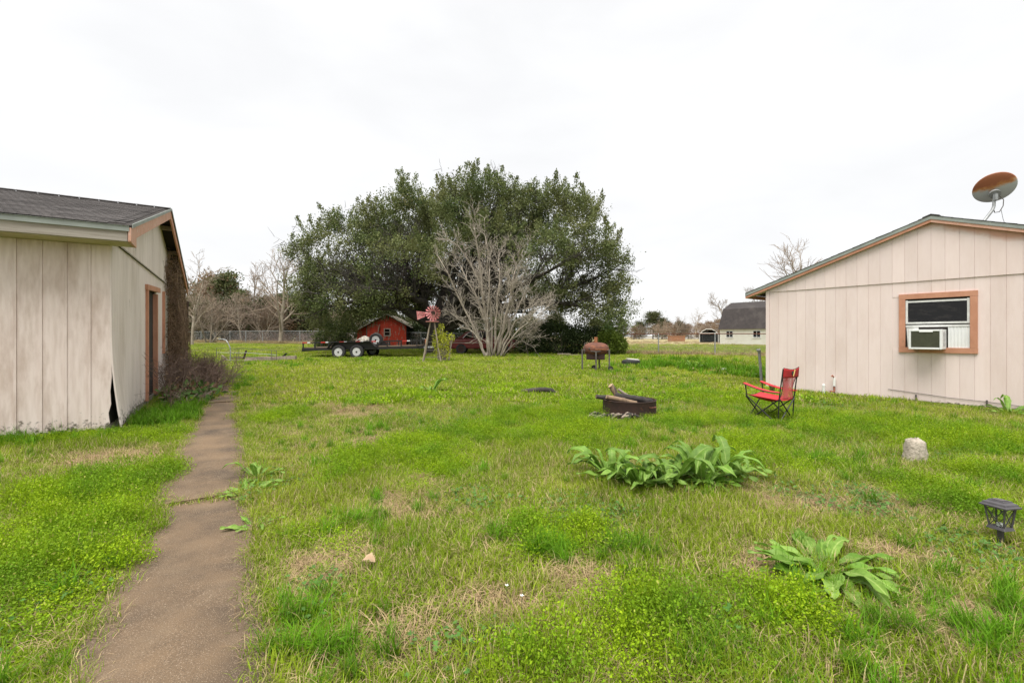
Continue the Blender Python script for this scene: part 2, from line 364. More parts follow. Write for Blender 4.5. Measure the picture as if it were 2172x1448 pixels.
# lamp glass
m_, n_, l_, b_ = _mat('lantern_glass'); b_.inputs['Base Color'].default_value = (.93, .95, .92, 1); b_.inputs['Transmission Weight'].default_value = 1; b_.inputs['Roughness'].default_value = .08; b_.inputs['IOR'].default_value = 1.1; M['lglass'] = m_
# chair mesh cloth: red net, partly see-through
m_, n_, l_, b_ = _mat('pink_net_cloth'); b_.inputs['Base Color'].default_value = (.60, .10, .11, 1); b_.inputs['Roughness'].default_value = .8
tr_ = n_.new('ShaderNodeBsdfTransparent'); mx_ = n_.new('ShaderNodeMixShader')
f_ = _ramp(n_, l_, _noise(n_, l_, 'Object', 5, 3, .5, (1.4, 1.4, .5)), .38, .66, (.12, .12, .12, 1), (.62, .62, .62, 1))
l_.new(f_, mx_.inputs[0]); l_.new(b_.outputs[0], mx_.inputs[1]); l_.new(tr_.outputs[0], mx_.inputs[2]); l_.new(mx_.outputs[0], n_['Material Output'].inputs['Surface']); M['net'] = m_
# cup holder net
m_, n_, l_, b_ = _mat('black_net'); b_.inputs['Base Color'].default_value = (.02, .02, .02, 1)
tr_ = n_.new('ShaderNodeBsdfTransparent'); mx_ = n_.new('ShaderNodeMixShader'); mx_.inputs[0].default_value = .45
l_.new(b_.outputs[0], mx_.inputs[1]); l_.new(tr_.outputs[0], mx_.inputs[2]); l_.new(mx_.outputs[0], n_['Material Output'].inputs['Surface']); M['black_net'] = m_
# rusty dish: grey paint, rust patch over the upper half of the disc
m_, n_, l_, b_ = _mat('rusty_dish_paint'); b_.inputs['Roughness'].default_value = .55
tc_ = n_.new('ShaderNodeTexCoord'); sx_ = n_.new('ShaderNodeSeparateXYZ'); l_.new(tc_.outputs['Object'], sx_.inputs[0])
f_ = _math(n_, l_, 'ADD', _math(n_, l_, 'MULTIPLY', sx_.outputs['Y'], -2.6), _math(n_, l_, 'MULTIPLY', _math(n_, l_, 'SUBTRACT', _noise(n_, l_, 'Object', 5, 5, .6), .5), .9))
c_ = _mixc(n_, l_, _ramp(n_, l_, f_, -.02, .22), (.50, .52, .52), (.55, .25, .08))
c_ = _mixc(n_, l_, _ramp(n_, l_, f_, .16, .38), c_, (.32, .11, .05)); l_.new(c_, b_.inputs['Base Color']); M['dish'] = m_
# concrete path
m_, n_, l_, b_ = _mat('stained_concrete_path'); b_.inputs['Roughness'].default_value = .92; b_.inputs['Specular IOR Level'].default_value = .25
c_ = _mixc(n_, l_, _ramp(n_, l_, _noise(n_, l_, 'Position', 1.5, 5, .6), .35, .68), (.19, .128, .076), (.062, .046, .034))
c_ = _mixc(n_, l_, _math(n_, l_, 'MULTIPLY', _ramp(n_, l_, _noise(n_, l_, 'Position', 4, 4, .6), .5, .75), .6), c_, (.20, .145, .094))
sp_ = _noise(n_, l_, 'Position', 210, 2, .5)
c_ = _mixc(n_, l_, _ramp(n_, l_, sp_, .58, .70), c_, (.32, .25, .18)); c_ = _mixc(n_, l_, _ramp(n_, l_, sp_, .32, .43, (1, 1, 1, 1), (0, 0, 0, 1)), c_, (.09, .07, .05))
l_.new(c_, b_.inputs['Base Color']); _bump(n_, l_, b_, sp_, .6, .006); M['path'] = m_
# ground
m_, n_, l_, b_ = _mat('lawn_soil_and_thatch'); b_.inputs['Roughness'].default_value = 1.0; b_.inputs['Specular IOR Level'].default_value = .1
gA = _mixc(n_, l_, _ramp(n_, l_, _noise(n_, l_, 'Position', .5, 5, .6), .38, .62), (.135, .20, .025), (.21, .24, .045))
gB = _mixc(n_, l_, _ramp(n_, l_, _noise(n_, l_, 'Position', .25, 5, .65), .56, .72), gA, (.34, .265, .14))
gC = _mixc(n_, l_, _ramp(n_, l_, _noise(n_, l_, 'Position', 26, 4, .6), .36, .56), gB, (.085, .068, .03))
ge_ = n_.new('ShaderNodeNewGeometry'); sx_ = n_.new('ShaderNodeSeparateXYZ'); l_.new(ge_.outputs['Position'], sx_.inputs[0])
far_ = _math(n_, l_, 'ADD', sx_.outputs['Y'], _math(n_, l_, 'MULTIPLY', _noise(n_, l_, 'Position', .08, 4, .6), 40))
dry_ = n_.new('ShaderNodeMapRange'); l_.new(far_, dry_.inputs['Value']); dry_.inputs['From Min'].default_value = 66; dry_.inputs['From Max'].default_value = 92
gD = _mixc(n_, l_, dry_.outputs[0], gC, (.36, .30, .16))
l_.new(gD, b_.inputs['Base Color']); _bump(n_, l_, b_, _noise(n_, l_, 'Position', 14, 6, .7), .8, .06); M['ground'] = m_
# plants
M['grass'] = leafm('lawn_grass', (.125, .23, .008), (.27, .37, .018), (.48, .38, .20), .16, pscale=.7, patch=(.27, .345, .025))
M['grass_far'] = leafm('far_lawn_grass', (.17, .29, .008), (.27, .38, .016), (.48, .39, .20), .10, pscale=.22, patch=(.33, .40, .03))
M['straw'] = leafm('dead_straw', (.47, .35, .20), (.36, .25, .135), None, 0, trans=.15, pscale=.8)
M['dry_far'] = leafm('dry_pasture_grass', (.44, .34, .18), (.31, .235, .12), None, 0, trans=.15)
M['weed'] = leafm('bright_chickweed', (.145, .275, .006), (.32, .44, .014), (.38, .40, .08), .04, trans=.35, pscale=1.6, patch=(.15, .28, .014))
M['gera'] = leafm('bluish_green_weed', (.075, .18, .035), (.13, .25, .06), None, 0, trans=.25, pscale=.8, rnd=.18)
M['tuft'] = leafm('lush_grass_tuft', (.08, .215, .008), (.15, .30, .014), (.30, .33, .08), .05, trans=.3)
M['dock'] = leafm('dock_leaf', (.125, .27, .018), (.32, .44, .11), None, 0, trans=.28, rough=.5, rnd=.22, spec=.3, veins=.5)
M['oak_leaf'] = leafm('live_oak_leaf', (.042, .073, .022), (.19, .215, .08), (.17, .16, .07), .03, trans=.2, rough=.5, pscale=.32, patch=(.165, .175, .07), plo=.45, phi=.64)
M['hedge_leaf'] = leafm('dark_hedge_leaf', (.028, .045, .017), (.06, .085, .028), None, 0, trans=.12, rough=.6)
M['hedge_bright'] = leafm('yellow_green_shrub_leaf', (.115, .17, .025), (.17, .225, .04), None, 0, trans=.25)
M['ygreen'] = leafm('yellow_green_leaf', (.30, .33, .03), (.42, .43, .06), None, 0, trans=.35)
M['pine'] = leafm('far_pine_needles', (.075, .095, .038), (.13, .14, .06), (.20, .14, .08), .10, trans=.15, rnd=.2)
M['cedar'] = leafm('far_evergreen_leaf', (.06, .072, .030), (.10, .105, .045), None, 0, trans=.15, rnd=.2)
M['rust_leaf'] = leafm('far_rusty_foliage', (.22, .14, .085), (.28, .19, .12), None, 0, trans=.2, rnd=.2)
M['laurel'] = leafm('broad_shrub_leaf', (.055, .115, .025), (.10, .16, .045), (.14, .09, .05), .3, trans=.2, rough=.4)

# ------------------------------------------------------------------ ground sheet
def axis(near0, near1, step, far0, far1, g=1.28):
    a = list(np.arange(near0, near1 + 1e-6, step)); d = step
    while a[-1] < far1: d *= g; a.append(min(a[-1] + d, far1))
    d = step
    while a[0] > far0: d *= g; a.insert(0, max(a[0] - d, far0))
    return np.array(a)
gx = axis(-14, 16, .3, -900, 900); gy = axis(-3, 34, .3, -60, 1500)
XX, YY = np.meshgrid(gx, gy); ZZ = hgt(XX, YY)
V = np.stack([XX, YY, ZZ], -1).reshape(-1, 3); nx = len(gx)
ii = (np.arange(len(gy) - 1)[:, None] * nx + np.arange(nx - 1)[None]).ravel()
ground = np_mesh('ground', V, np.stack([ii, ii + 1, ii + nx + 1, ii + nx], 1), M['ground'], smooth=True)
tag(ground, 'weedy green backyard lawn running out to dry pasture', 'ground', kind='structure')

# local frames of the two buildings and the path
UA = math.atan2(.5236, .852)                         # shed: local x along the front, local y along the gable wall
U = Vector((math.cos(UA), math.sin(UA), 0)); GD = Vector((-math.sin(UA), math.cos(UA), 0))
SHED = Vector((-5.51, 6.26, 0.0))
HA = math.atan2(-.799, .601); HW = Vector((math.cos(HA), math.sin(HA), 0)); HB = Vector((-math.sin(HA), math.cos(HA), 0))
HOUSE = Vector((6.44, 11.53, 0.05))
PATH0 = Vector((-1.34, 1.775, 0))

# ------------------------------------------------------------------ concrete path of slabs
path = thing('path', 'narrow stained concrete path of long slabs beside the weathered shed', 'path', (PATH0.x, PATH0.y, 0), UA)
path['kind'] = 'structure'
sl = [(-3.4, 2.26), (2.30, 5.50), (5.54, 8.66), (8.72, 10.6), (10.68, 12.2), (12.4, 14.0)]
for i, (a, b) in enumerate(sl):
    g = G(); n = 14; w = .345; dz = [0.0, .014, -.006, .01, -.012, 0][i]; rows = []
    for k in range(n + 1):
        y = a + (b - a) * k / n; wl_ = w * (1 + .03 * math.sin(3 * y + i)); wr_ = w * (1 + .03 * math.cos(2.3 * y))
        q = PATH0 + GD * y; z = H(q.x, q.y) + .028 + dz
        e = .010 if k in (0, n) else 0
        rows.append([(-wl_, y, z - .09), (-wl_, y, z - .012), (-wl_ + .02, y, z - e), (0, y, z + .004 - e), (wr_ - .02, y, z - e), (wr_, y, z - .012), (wr_, y, z - .09)])
    V = [p for r in rows for p in r]; F = []
    for k in range(n):
        for j in range(6): F.append((k * 7 + j, k * 7 + j + 1, (k + 1) * 7 + j + 1, (k + 1) * 7 + j))
    F += [tuple(reversed(range(7))), tuple(n * 7 + j for j in range(7))]
    g.add(V, F); g.build('slab', M['path'], path, smooth=True)

# ------------------------------------------------------------------ weathered shed on the left
shed = thing('shed', 'weathered beige shed with dark shingle roof and peeling corner beside the path', 'shed', SHED, UA)
DEP, RY, LEN = 8.32, 4.16, 8.0
Z_WT, Z_E, Z_R = 2.62, 2.80, 4.10          # front wall top, roof edge at eave, ridge
OE, OU = .40, .28
slope = (Z_R - Z_E) / (RY + OE)
def rz_(y): return Z_R - slope * abs(y - RY)      # roof underside plane along the gable
wall_f = G().bb(-LEN, -.045, .035, .06, .10, 2.60).build('wall', M['dark_in'], shed)
g = G(); g.prism([(-.035, .06, .05), (-.035, DEP - .06, .05), (-.035, DEP - .06, rz_(DEP) - .1), (-.035, RY, rz_(RY) - .1), (-.035, .06, rz_(0) - .1)], (-.02, 0, 0))
wall_g = g.build('gable_wall', M['dark_in'], shed)
g = G(); g.bb(-LEN, -.02, .03, .20, -.2, .14); g.bb(-.22, -.02, .2, DEP, -.2, .14); g.bb(-LEN, -.2, .2, DEP, -.2, .03); g.build('footing', M['concrete_old'], shed)
g = G(); g.bb(-LEN, -LEN + .04, 0.07, DEP, .02, 2.7); g.bb(-LEN, -.06, DEP - .06, DEP, .02, 2.7); g.build('back_walls', M['paint_left'], shed)
# front boards (sub-parts of the wall) with raised battens
rr = random.Random(4)
nb = int(LEN / .236)
for i in range(nb + 1):
    x1 = -.005 - .236 * i + (.0 if i == 0 else 0.0) ; x1 = -.226 - .236 * (i - 1) if i else 0.0
    x0 = -.226 - .236 * i
    if x0 < -LEN: x0 = -LEN
    zb = .07 + rr.uniform(-.015, .03); zb2 = zb + rr.uniform(-.02, .02); k = 6
    P = [(x0 + .014, .03, zb)]
    for j in range(1, k): P.append((x0 + .014 + (x1 - x0 - .028) * j / k, .03, zb + (zb2 - zb) * j / k + rr.uniform(-.014, .018)))
    P.append((x1 - (.014 if i else 0), .03, zb2))
    if i == 0:                                    # ragged rotten corner edge
        P = P[:-1] + [(-.06, .03, .12), (-.02, .03, .16), (-.035, .03, .3), (-.008, .03, .42), (-.016, .03, .6), (0, .03, .8), (-.006, .03, 1.3), (0, .03, 1.5)]
    P += [(x1 - (.014 if i else 0), .03, 2.60), (x0 + .014, .03, 2.60)]
    G().prism(P, (0, -.024, 0)).build('board', M['paint_left'], wall_f)
    if i < nb:
        G().bb(x0 - .0125, x0 + .0125, .0285, -.006, .09 + rr.uniform(-.02, .03), 2.6).build('batten', M['paint_left'], wall_f)
# gable boards: lower course, upper course above the seam
bw = .21; nbg = int(DEP / bw)
DOOR0, DOOR1 = 2.95, 4.12
for i in range(nbg):
    y0, y1 = i * bw + .004, (i + 1) * bw - .004
    if not (y0 > DOOR0 - .16 and y1 < DOOR1 + .16):
        zt, zb = 2.66, .10 + rr.uniform(-.02, .05)
        rows = []; n = 10; rot = {0: .10, 1: .10, 2: .085, 3: .06, 4: .035, 5: .015}.get(i, 0)
        zb2 = zb + (rr.uniform(.0, .16) if i < 6 else 0)
        for k in range(n + 1):
            t = k / n; z = zb + (zt - zb) * t; z2 = zb2 + (zt - zb2) * t
            off = rot * max(0, 1 - (z - .1) / 1.35) ** 1.7; sh = (.06 if i == 0 else .0) * max(0, 1 - z / 1.0) ** 1.3
            rows.append([(.0 + off, y0 + sh, z), (.0 + off, y1, z2), (-.02 + off, y1, z2), (-.02 + off, y0 + sh, z)])
        V = [p for r in rows for p in r]; F = []
        for k in range(n):
            for j in range(4): F.append((k * 4 + j, k * 4 + (j + 1) % 4, (k + 1) * 4 + (j + 1) % 4, (k + 1) * 4 + j))
        F += [(3, 2, 1, 0), (n * 4, n * 4 + 1, n * 4 + 2, n * 4 + 3)]
        G().add(V, F).build('board', M['paint_gable'], wall_g)
    else:
        if y0 > DOOR0 - .16: G().bb(-.02, 0, y0, y1, 2.36, 2.66).build('board', M['paint_gable'], wall_g)
    za, zc = rz_(y0) - .06, rz_(y1) - .06
    P = [(.022, y0, 2.675), (.022, y1, 2.675)]
    if y0 < RY < y1: P += [(.022, y1, zc), (.022, RY, rz_(RY) - .06), (.022, y0, za)]
    else: P += [(.022, y1, zc), (.022, y0, za)]
    if min(za, zc) > 2.70: G().prism(P, (-.02, 0, 0)).build('gable_board', M['paint_gable'], wall_g)
G().bb(.0235, .036, 0.05, DEP, 2.655, 2.672).build('seam_flashing', M['grey_wood'], wall_g)
# door in the gable end
door = G().bb(-.16, -.12, DOOR0 + .06, DOOR1 - .02, .13, 2.26).build('door', M['door_brown'], shed)
G().bb(-.118, -.07, DOOR0 + .30, DOOR0 + .36, .13, 2.10).build('door_edge', M['door_red'], door)
for z in (.5, 1.05, 1.6): G().bb(-.12, -.112, DOOR0 + .42, DOOR1 - .12, z, z + .4).build('panel', M['door_brown'], door)
G().tube([(-.12, DOOR0 + .2, 1.0), (-.07, DOOR0 + .2, 1.0), (-.06, DOOR0 + .26, 1.0)], .012, 6).build('handle', M['steel'], door)
fr = G(); fr.bb(-.17, .045, DOOR0 - .09, DOOR0, .12, 2.26).bb(-.17, .045, DOOR1, DOOR1 + .09, .12, 2.26)
frame = fr.build('door_frame', M['trim'], shed)
G().bar((.02, DOOR0 - .14, 2.30), (.05, DOOR1 + .20, 2.36), .05, .10).build('lintel', M['trim'], frame)
G().bb(-.19, -.17, DOOR0, DOOR1, .12, 2.3).build('dark_room_sheet', M['dark_in'], frame)  # thin dark sheet in place of the unlit room
# second opening trim, near the vine
g = G().bb(.0, .05, 5.30, 5.40, .95, 2.42); g.build('trim_post', M['trim'], shed)
wn_ = G().bb(.002, .03, 5.44, 6.35, 1.0, 2.36).build('boarded_window', M['grey_wood'], shed)
for k in range(4): G().bb(.031, .045, 5.46, 6.33, 1.02 + .34 * k, 1.33 + .34 * k).build('slat', M['grey_wood'], wn_)
# roof: deck, shingles, fascia, drip edge, soffit, rakes
roof = G(); T = .03
def roof_pts(x, dz): return [(x, -OE, rz_(-OE) + dz), (x, RY, Z_R + dz), (x, DEP + OE, rz_(DEP + OE) + dz)]
a, b = roof_pts(-LEN - .2, 0), roof_pts(OU, 0)
for i in (0, 1):
    q = [a[i], b[i], b[i + 1], a[i + 1]]
    roof.prism(q, (0, 0, T))
roof = roof.build('roof', M['dark_in'], shed)
nv = Vector((0, -slope, 1)).normalized(); along = Vector((0, 1, slope)).normalized()
SL = math.hypot(RY + OE, Z_R - Z_E); EXP = .145; SW = .31
proto = []
for k in range(4):
    g = G(); w_ = SW / 3
    for j in range(3): g.box(((j - 1) * w_ , .115, .004), (w_ - .008 - .004 * ((k + j) % 2), .25 - .006 * ((k * 3 + j) % 3), .009))
    proto.append(g)
ang = math.atan(slope); Rm = Matrix.Rotation(ang, 3, 'X'); pl_ = []
rows = int(SL / EXP) + 1
for r in range(rows):
    for c in range(int((LEN + .2 + OU) / SW) + 1):
        x = OU - .02 - SW / 2 - c * SW - (r % 2) * SW / 2 + .08
        if x - SW / 2 < -LEN - .2 or x + SW / 2 > OU + .015: continue
        s = r * EXP - .02
        if s + .24 > SL + .1: continue
        p = Vector((x, -OE, Z_E + T)) + along * s + nv * .005
        tilt = Matrix.Rotation(ang - .032 + rr.uniform(-.006, .012), 3, 'X') @ Matrix.Rotation(rr.uniform(-.012, .012), 3, 'Z')
        pl_.append((p, tilt, rr.randrange(4)))
pw = lambda t: ((SHED + U * t[0].x + GD * t[0].y)).length
pl_.sort(key=pw)
pobj = [None] * 4; rest = G()
for i, (p, R3, k) in enumerate(pl_):
    if i < 300:
        if pobj[k] is None:
            o = proto[k].build('shingle', M['shingle'], roof); pobj[k] = o
        else: o = copy_part(pobj[k], roof)
        o.location = p; o.rotation_euler = R3.to_euler()
    else:
        rest.add([p + R3 @ Vector(v) for v in proto[k].v], proto[k].f)
o = rest.build('shingles', M['shingle'], roof); o['kind'] = 'stuff'
g = G()                                            # back slope, unseen side: plain shingle courses
for r in range(rows):
    y0 = DEP + OE - r * EXP * math.cos(ang)
    if y0 - .14 < RY: break
    z0 = rz_(y0) + T + .016; z1 = rz_(y0 - .15) + T + .004
    g.add([(-LEN - .2, y0, z0), (OU, y0, z0), (OU, y0 - .15, z1), (-LEN - .2, y0 - .15, z1), (-LEN - .2, y0, z0 - .012), (OU, y0, z0 - .012)], [(0, 3, 2, 1), (4, 0, 1, 5)])
o = g.build('back_shingles', M['shingle'], roof); o['kind'] = 'stuff'
g = G(); 
for k in range(22):
    x = OU - .15 - k * .30
    for sg in (-1, 1): g.box((x, RY + sg * .062, Z_R + T + .030 - .062 * slope), (.285, .135, .012), Matrix.Rotation(-sg * math.atan(slope), 3, 'X') @ Matrix.Rotation(rr.uniform(-.015, .015), 3, 'Y'))
o = g.build('ridge_caps', M['shingle'], roof); o['kind'] = 'stuff'
G().bb(-LEN - .2, OU - .05, -OE - .005, -OE + .03, Z_E - .185, Z_E - .045).build('fascia', M['grey_wood'], shed)
d = G(); d.bb(-LEN - .2, OU - .03, -OE - .028, -OE - .008, Z_E - .055, Z_E + .012); d.bb(-LEN - .2, OU - .03, -OE - .04, -OE + .04, Z_E + .013, Z_E + .0165); d.build('drip_edge', M['drip'], shed)
G().bb(-LEN - .2, OU - .05, -OE + .032, .03, Z_WT - .016, Z_WT).build('soffit', M['soffit'], shed)
def rake(y0, y1, name, m, top, bot, xa, xb):
    z0, z1 = rz_(y0), rz_(y1)
    G().prism([(xa, y0, z0 + bot), (xa, y1, z1 + bot), (xa, y1, z1 + top), (xa, y0, z0 + top)], (xb - xa, 0, 0)).build(name, m, shed)
rake(-OE - .02, RY - .001, 'rake_board', M['trim_pink'], -.002, -.175, OU - .04, OU - .01)
rake(RY + .001, DEP + OE + .02, 'rake_board', M['trim'], -.002, -.175, OU - .04, OU - .01)
rake(-OE - .03, RY - .002, 'rake_drip', M['drip'], .052, .0, OU + .002, OU + .012)
rake(RY + .002, DEP + OE + .03, 'rake_drip', M['drip'], .052, .0, OU + .002, OU + .012)
G().prism([(OU - .045, -OE, Z_E - .19), (OU - .045, .02, Z_E - .20), (OU - .045, .02, Z_E - .06), (OU - .045, -OE, Z_E - .06)], (.03, 0, 0)).build('eave_return', M['trim_pink'], shed)
g = G()
for k in range(6): g.bb(.0, OU - .045, .9 + k * 1.3, .98 + k * 1.3, rz_(.94 + k * 1.3) - .11, rz_(.94 + k * 1.3) - .02)
g.build('lookouts', M['old_timber'], shed)

# ------------------------------------------------------------------ beige house on the right
# siding of the upper gable, with trim paint brushed onto it under the peak
M['spray'] = paint('siding_with_stray_trim_paint', (.775, .65, .615), (.56, .42, .36), 0, .28)
nt_ = M['spray'].node_tree; n_, l_ = nt_.nodes, nt_.links; bs_ = n_['Principled BSDF']; src_ = bs_.inputs['Base Color'].links[0].from_socket
tc_ = n_.new('ShaderNodeTexCoord'); sx_ = n_.new('ShaderNodeSeparateXYZ'); l_.new(tc_.outputs['Object'], sx_.inputs[0])
d_ = _math(n_, l_, 'ADD', sx_.outputs['Z'], _math(n_, l_, 'MULTIPLY', _math(n_, l_, 'ABSOLUTE', _math(n_, l_, 'SUBTRACT', sx_.outputs['X'], 3.14)), .35))
d_ = _math(n_, l_, 'SUBTRACT', d_, _math(n_, l_, 'MULTIPLY', _math(n_, l_, 'ABSOLUTE', _math(n_, l_, 'SUBTRACT', sx_.outputs['X'], 4.1)), .12))
d_ = _math(n_, l_, 'ADD', d_, _math(n_, l_, 'MULTIPLY', _math(n_, l_, 'SUBTRACT', _noise(n_, l_, 'Object', 2.2, 4, .6), .5), .28))
l_.new(_mixc(n_, l_, _math(n_, l_, 'MULTIPLY', _ramp(n_, l_, _math(n_, l_, 'SUBTRACT', d_, 2.9), .46, .56), .8), src_, (.60, .30, .20)), bs_.inputs['Base Color'])
house = thing('house', 'beige board-sided house with low gable, salmon trim and window unit', 'house', HOUSE, HA)
HWD, RT, HL = 6.28, 3.14, 9.0; ZB, ZS = -.05, 2.42
hs_ = .35
def hz(x): return 3.64 - hs_ * abs(x - RT)          # wall top along the gable
hwall = G().prism([(.02, .006, ZB), (HWD - .02, .006, ZB), (HWD - .02, .006, hz(HWD) - .02), (RT, .006, hz(RT) - .02), (.02, .006, hz(0) - .02)], (0, .084, 0)).build('wall', M['paint_right'], house)
g = G().bb(0, .06, .09, HL, ZB, 2.5).bb(HWD - .06, HWD, .09, HL, ZB, 2.5).bb(0, HWD, HL - .06, HL + .01, ZB, 2.5); g.build('outer_walls', M['paint_right'], house)
G().prism([(.1, -.012, ZS + .004), (HWD - .02, -.012, ZS + .004), (HWD - .02, -.012, hz(HWD) - .04), (RT, -.012, hz(RT) - .04), (.1, -.012, hz(0.1) - .04)], (0, .0175, 0)).build('gable_backing', M['spray'], hwall)
bw = .203; nb = int((HWD - .09) / bw)
WX0, WX1, WZ0, WZ1 = 2.63 + .11, 3.784 - .11, .98 + .10, 2.17 - .10
for i in range(nb + 1):
    x0 = .085 + i * bw + .003; x1 = min(.085 + (i + 1) * bw - .003, HWD - .005)
    if x1 - x0 < .02: continue
    def pr(P, nm): G().prism(P, (0, .022, 0)).build(nm, M['paint_right' if nm == 'board' else 'spray'], hwall)
    if x1 < WX0 - .02 or x0 > WX1 + .02: pr([(x0, 0, ZB), (x1, 0, ZB), (x1, 0, ZS - .006), (x0, 0, ZS - .006)], 'board')
    else:
        pr([(x0, 0, ZB), (x1, 0, ZB), (x1, 0, WZ0 - .05), (x0, 0, WZ0 - .05)], 'board')
        pr([(x0, 0, WZ1 + .05), (x1, 0, WZ1 + .05), (x1, 0, ZS - .006), (x0, 0, ZS - .006)], 'board')
    if x0 < RT < x1: P = [(x0, -.018, ZS), (x1, -.018, ZS), (x1, -.018, hz(x1) - .03), (RT, -.018, hz(RT) - .03), (x0, -.018, hz(x0) - .03)]
    else: P = [(x0, -.018, ZS), (x1, -.018, ZS), (x1, -.018, hz(x1) - .03), (x0, -.018, hz(x0) - .03)]
    if hz(x0) - .03 > ZS + .03: pr(P, 'gable_board')
G().bb(.0, .08, -.016, .028, ZB, hz(.0) - .05).build('corner_board', M['paint_right'], house)
# roof
OEH, OGH = .47, .10; ang = math.atan(hs_)
g = G(); zt = 3.64 + .02
for sgn in (-1, 1):
    xe = RT + sgn * (RT + OEH)
    ze = zt - hs_ * (RT + OEH)
    g.prism([(RT, -OGH, zt), (xe, -OGH, ze), (xe, HL + .2, ze), (RT, HL + .2, zt)], (0, 0, .022))
hroof = g.build('roof', M['dark_in'], house)
cs = G()
for sgn in (-1, 1):
    ns = int((RT + OEH) / math.cos(ang) / .145) + 1
    for r in range(ns):
        d0 = (RT + OEH) - r * .145 * math.cos(ang); d1 = max(d0 - .30, -.02)
        xa = RT + sgn * d0; za = zt + .022 - hs_ * d0
        for k in range(int((HL + .3) / .45)):
            y0 = -OGH - .02 + k * .45 + (r % 2) * .15 - (.15 if (r % 2 and k == 0) else 0); y1 = min(y0 + .44, HL + .2)
            j = rr.uniform(0, .008); xb = RT + sgn * d1; zb = zt + .022 - hs_ * d1
            cs.add([(xa, y0, za + .012 + j), (xa, y1, za + .012 + j), (xb, y1, zb + .006), (xb, y0, zb + .006), (xa, y0, za + .001), (xa, y1, za + .001), (xb, y0, zb), (xb, y1, zb)],
                   [(0, 1, 2, 3) if sgn > 0 else (3, 2, 1, 0), (0, 4, 5, 1), (0, 3, 6, 4), (1, 5, 7, 2)])
o = cs.build('shingles', M['shingle'], hroof); o['kind'] = 'stuff'
g = G()
for k in range(24):
    for sg in (-1, 1): g.box((RT + sg * .062, -OGH + .17 + k * .4, zt + .052 - .062 * hs_), (.135, .38, .012), Matrix.Rotation(sg * ang, 3, 'Y') @ Matrix.Rotation(rr.uniform(-.015, .015), 3, 'X'))
o = g.build('ridge_caps', M['shingle'], hroof); o['kind'] = 'stuff'
for sgn in (-1, 1):
    xe = RT + sgn * (RT + OEH); ze = zt - hs_ * (RT + OEH)
    G().prism([(RT, -OGH - .002, zt - .105), (xe, -OGH - .002, ze - .105), (xe, -OGH - .002, ze - .012), (RT, -OGH - .002, zt - .012)], (0, .028, 0)).build('rake_board', M['trim_pink' if sgn > 0 else 'trim'], house)
    G().prism([(RT, -OGH - .014, zt - .045), (xe, -OGH - .014, ze - .045), (xe, -OGH - .014, ze + .024), (RT, -OGH - .014, zt + .024)], (0, .0105, 0)).build('rake_drip', M['drip'], house)
    G().bb(xe - .012, xe + .012, -OGH + .03, HL + .2, ze - .10, ze - .005).build('fascia', M['trim'], house)
    G().prism([(xe - sgn * .02, -OGH + .03, ze - .10), (xe - sgn * (OEH + .0), -OGH + .03, ze + hs_ * OEH - .13), (xe - sgn * OEH, -OGH + .03, ze + hs_ * OEH - .03), (xe - sgn * .02, -OGH + .03, ze - .01)], (0, .09, 0)).build('rafter_tail', M['soffit'], house)
# thin soffit strip under rake
# window with trim, sash and air conditioner opening
X0, X1, Z0, Z1 = 2.63, 3.784, .98, 2.17; tw = .105
win = G().bb(X0 + tw - .01, X1 - tw + .01, .0045, .0058, Z0 + tw, Z1 - tw).build('window', M['dark_in'], house)
for nm, q in (('trim_board', (X0, X1, Z1 - tw, Z1)), ('trim_board', (X0, X1, Z0, Z0 + tw)), ('trim_board', (X0 + .003, X0 + tw, Z0 + tw + .002, Z1 - tw - .002)), ('trim_board', (X1 - tw, X1 - .003, Z0 + tw + .002, Z1 - tw - .002))):
    G().bb(q[0], q[1], -.032, .03, q[2], q[3]).build(nm, M['trim'], win, bevel=.003)
zm = 1.60
G().bb(X0 + tw + .035, X1 - tw - .035, -.004, .002, zm, Z1 - tw - .06).build('pane', M['glass_dark'], win)
sf = G(); ya, yb = -.018, .004; a, b = X0 + tw + .004, X1 - tw - .004
sf.bb(a, a + .035, ya, yb, zm - .04, Z1 - tw - .025).bb(b - .035, b, ya, yb, zm - .04, Z1 - tw - .025).bb(a + .036, b - .036, ya, yb, Z1 - tw - .075, Z1 - tw - .04).bb(a + .036, b - .036, ya, yb, zm - .04, zm - .005)
sf.build('sash', M['alu'], win)
G().bb(a, b, -.012, .004, zm - .105, zm - .065).build('sash_rail', M['alu'], win)
fp = G(); n = 12
zlo, zhi = Z0 + tw + .002, zm - .108
def folds(xa, xb, shear=0.0):
    V = []; F = []
    for k in range(n + 1):
        x = xa + (xb - xa) * k / n; y = -.006 + .006 * (k % 2); V += [(x + shear, y, zlo), (x, y, zhi)]
    for k in range(n): F.append((2 * k, 2 * k + 2, 2 * k + 3, 2 * k + 1))
    return V, F
G().add(*folds(a + .012, a + .20, .02)).build('side_panel', M['alu'], win); G().add(*folds(b - .30, b - .002)).build('side_panel', M['white_pl'], win)
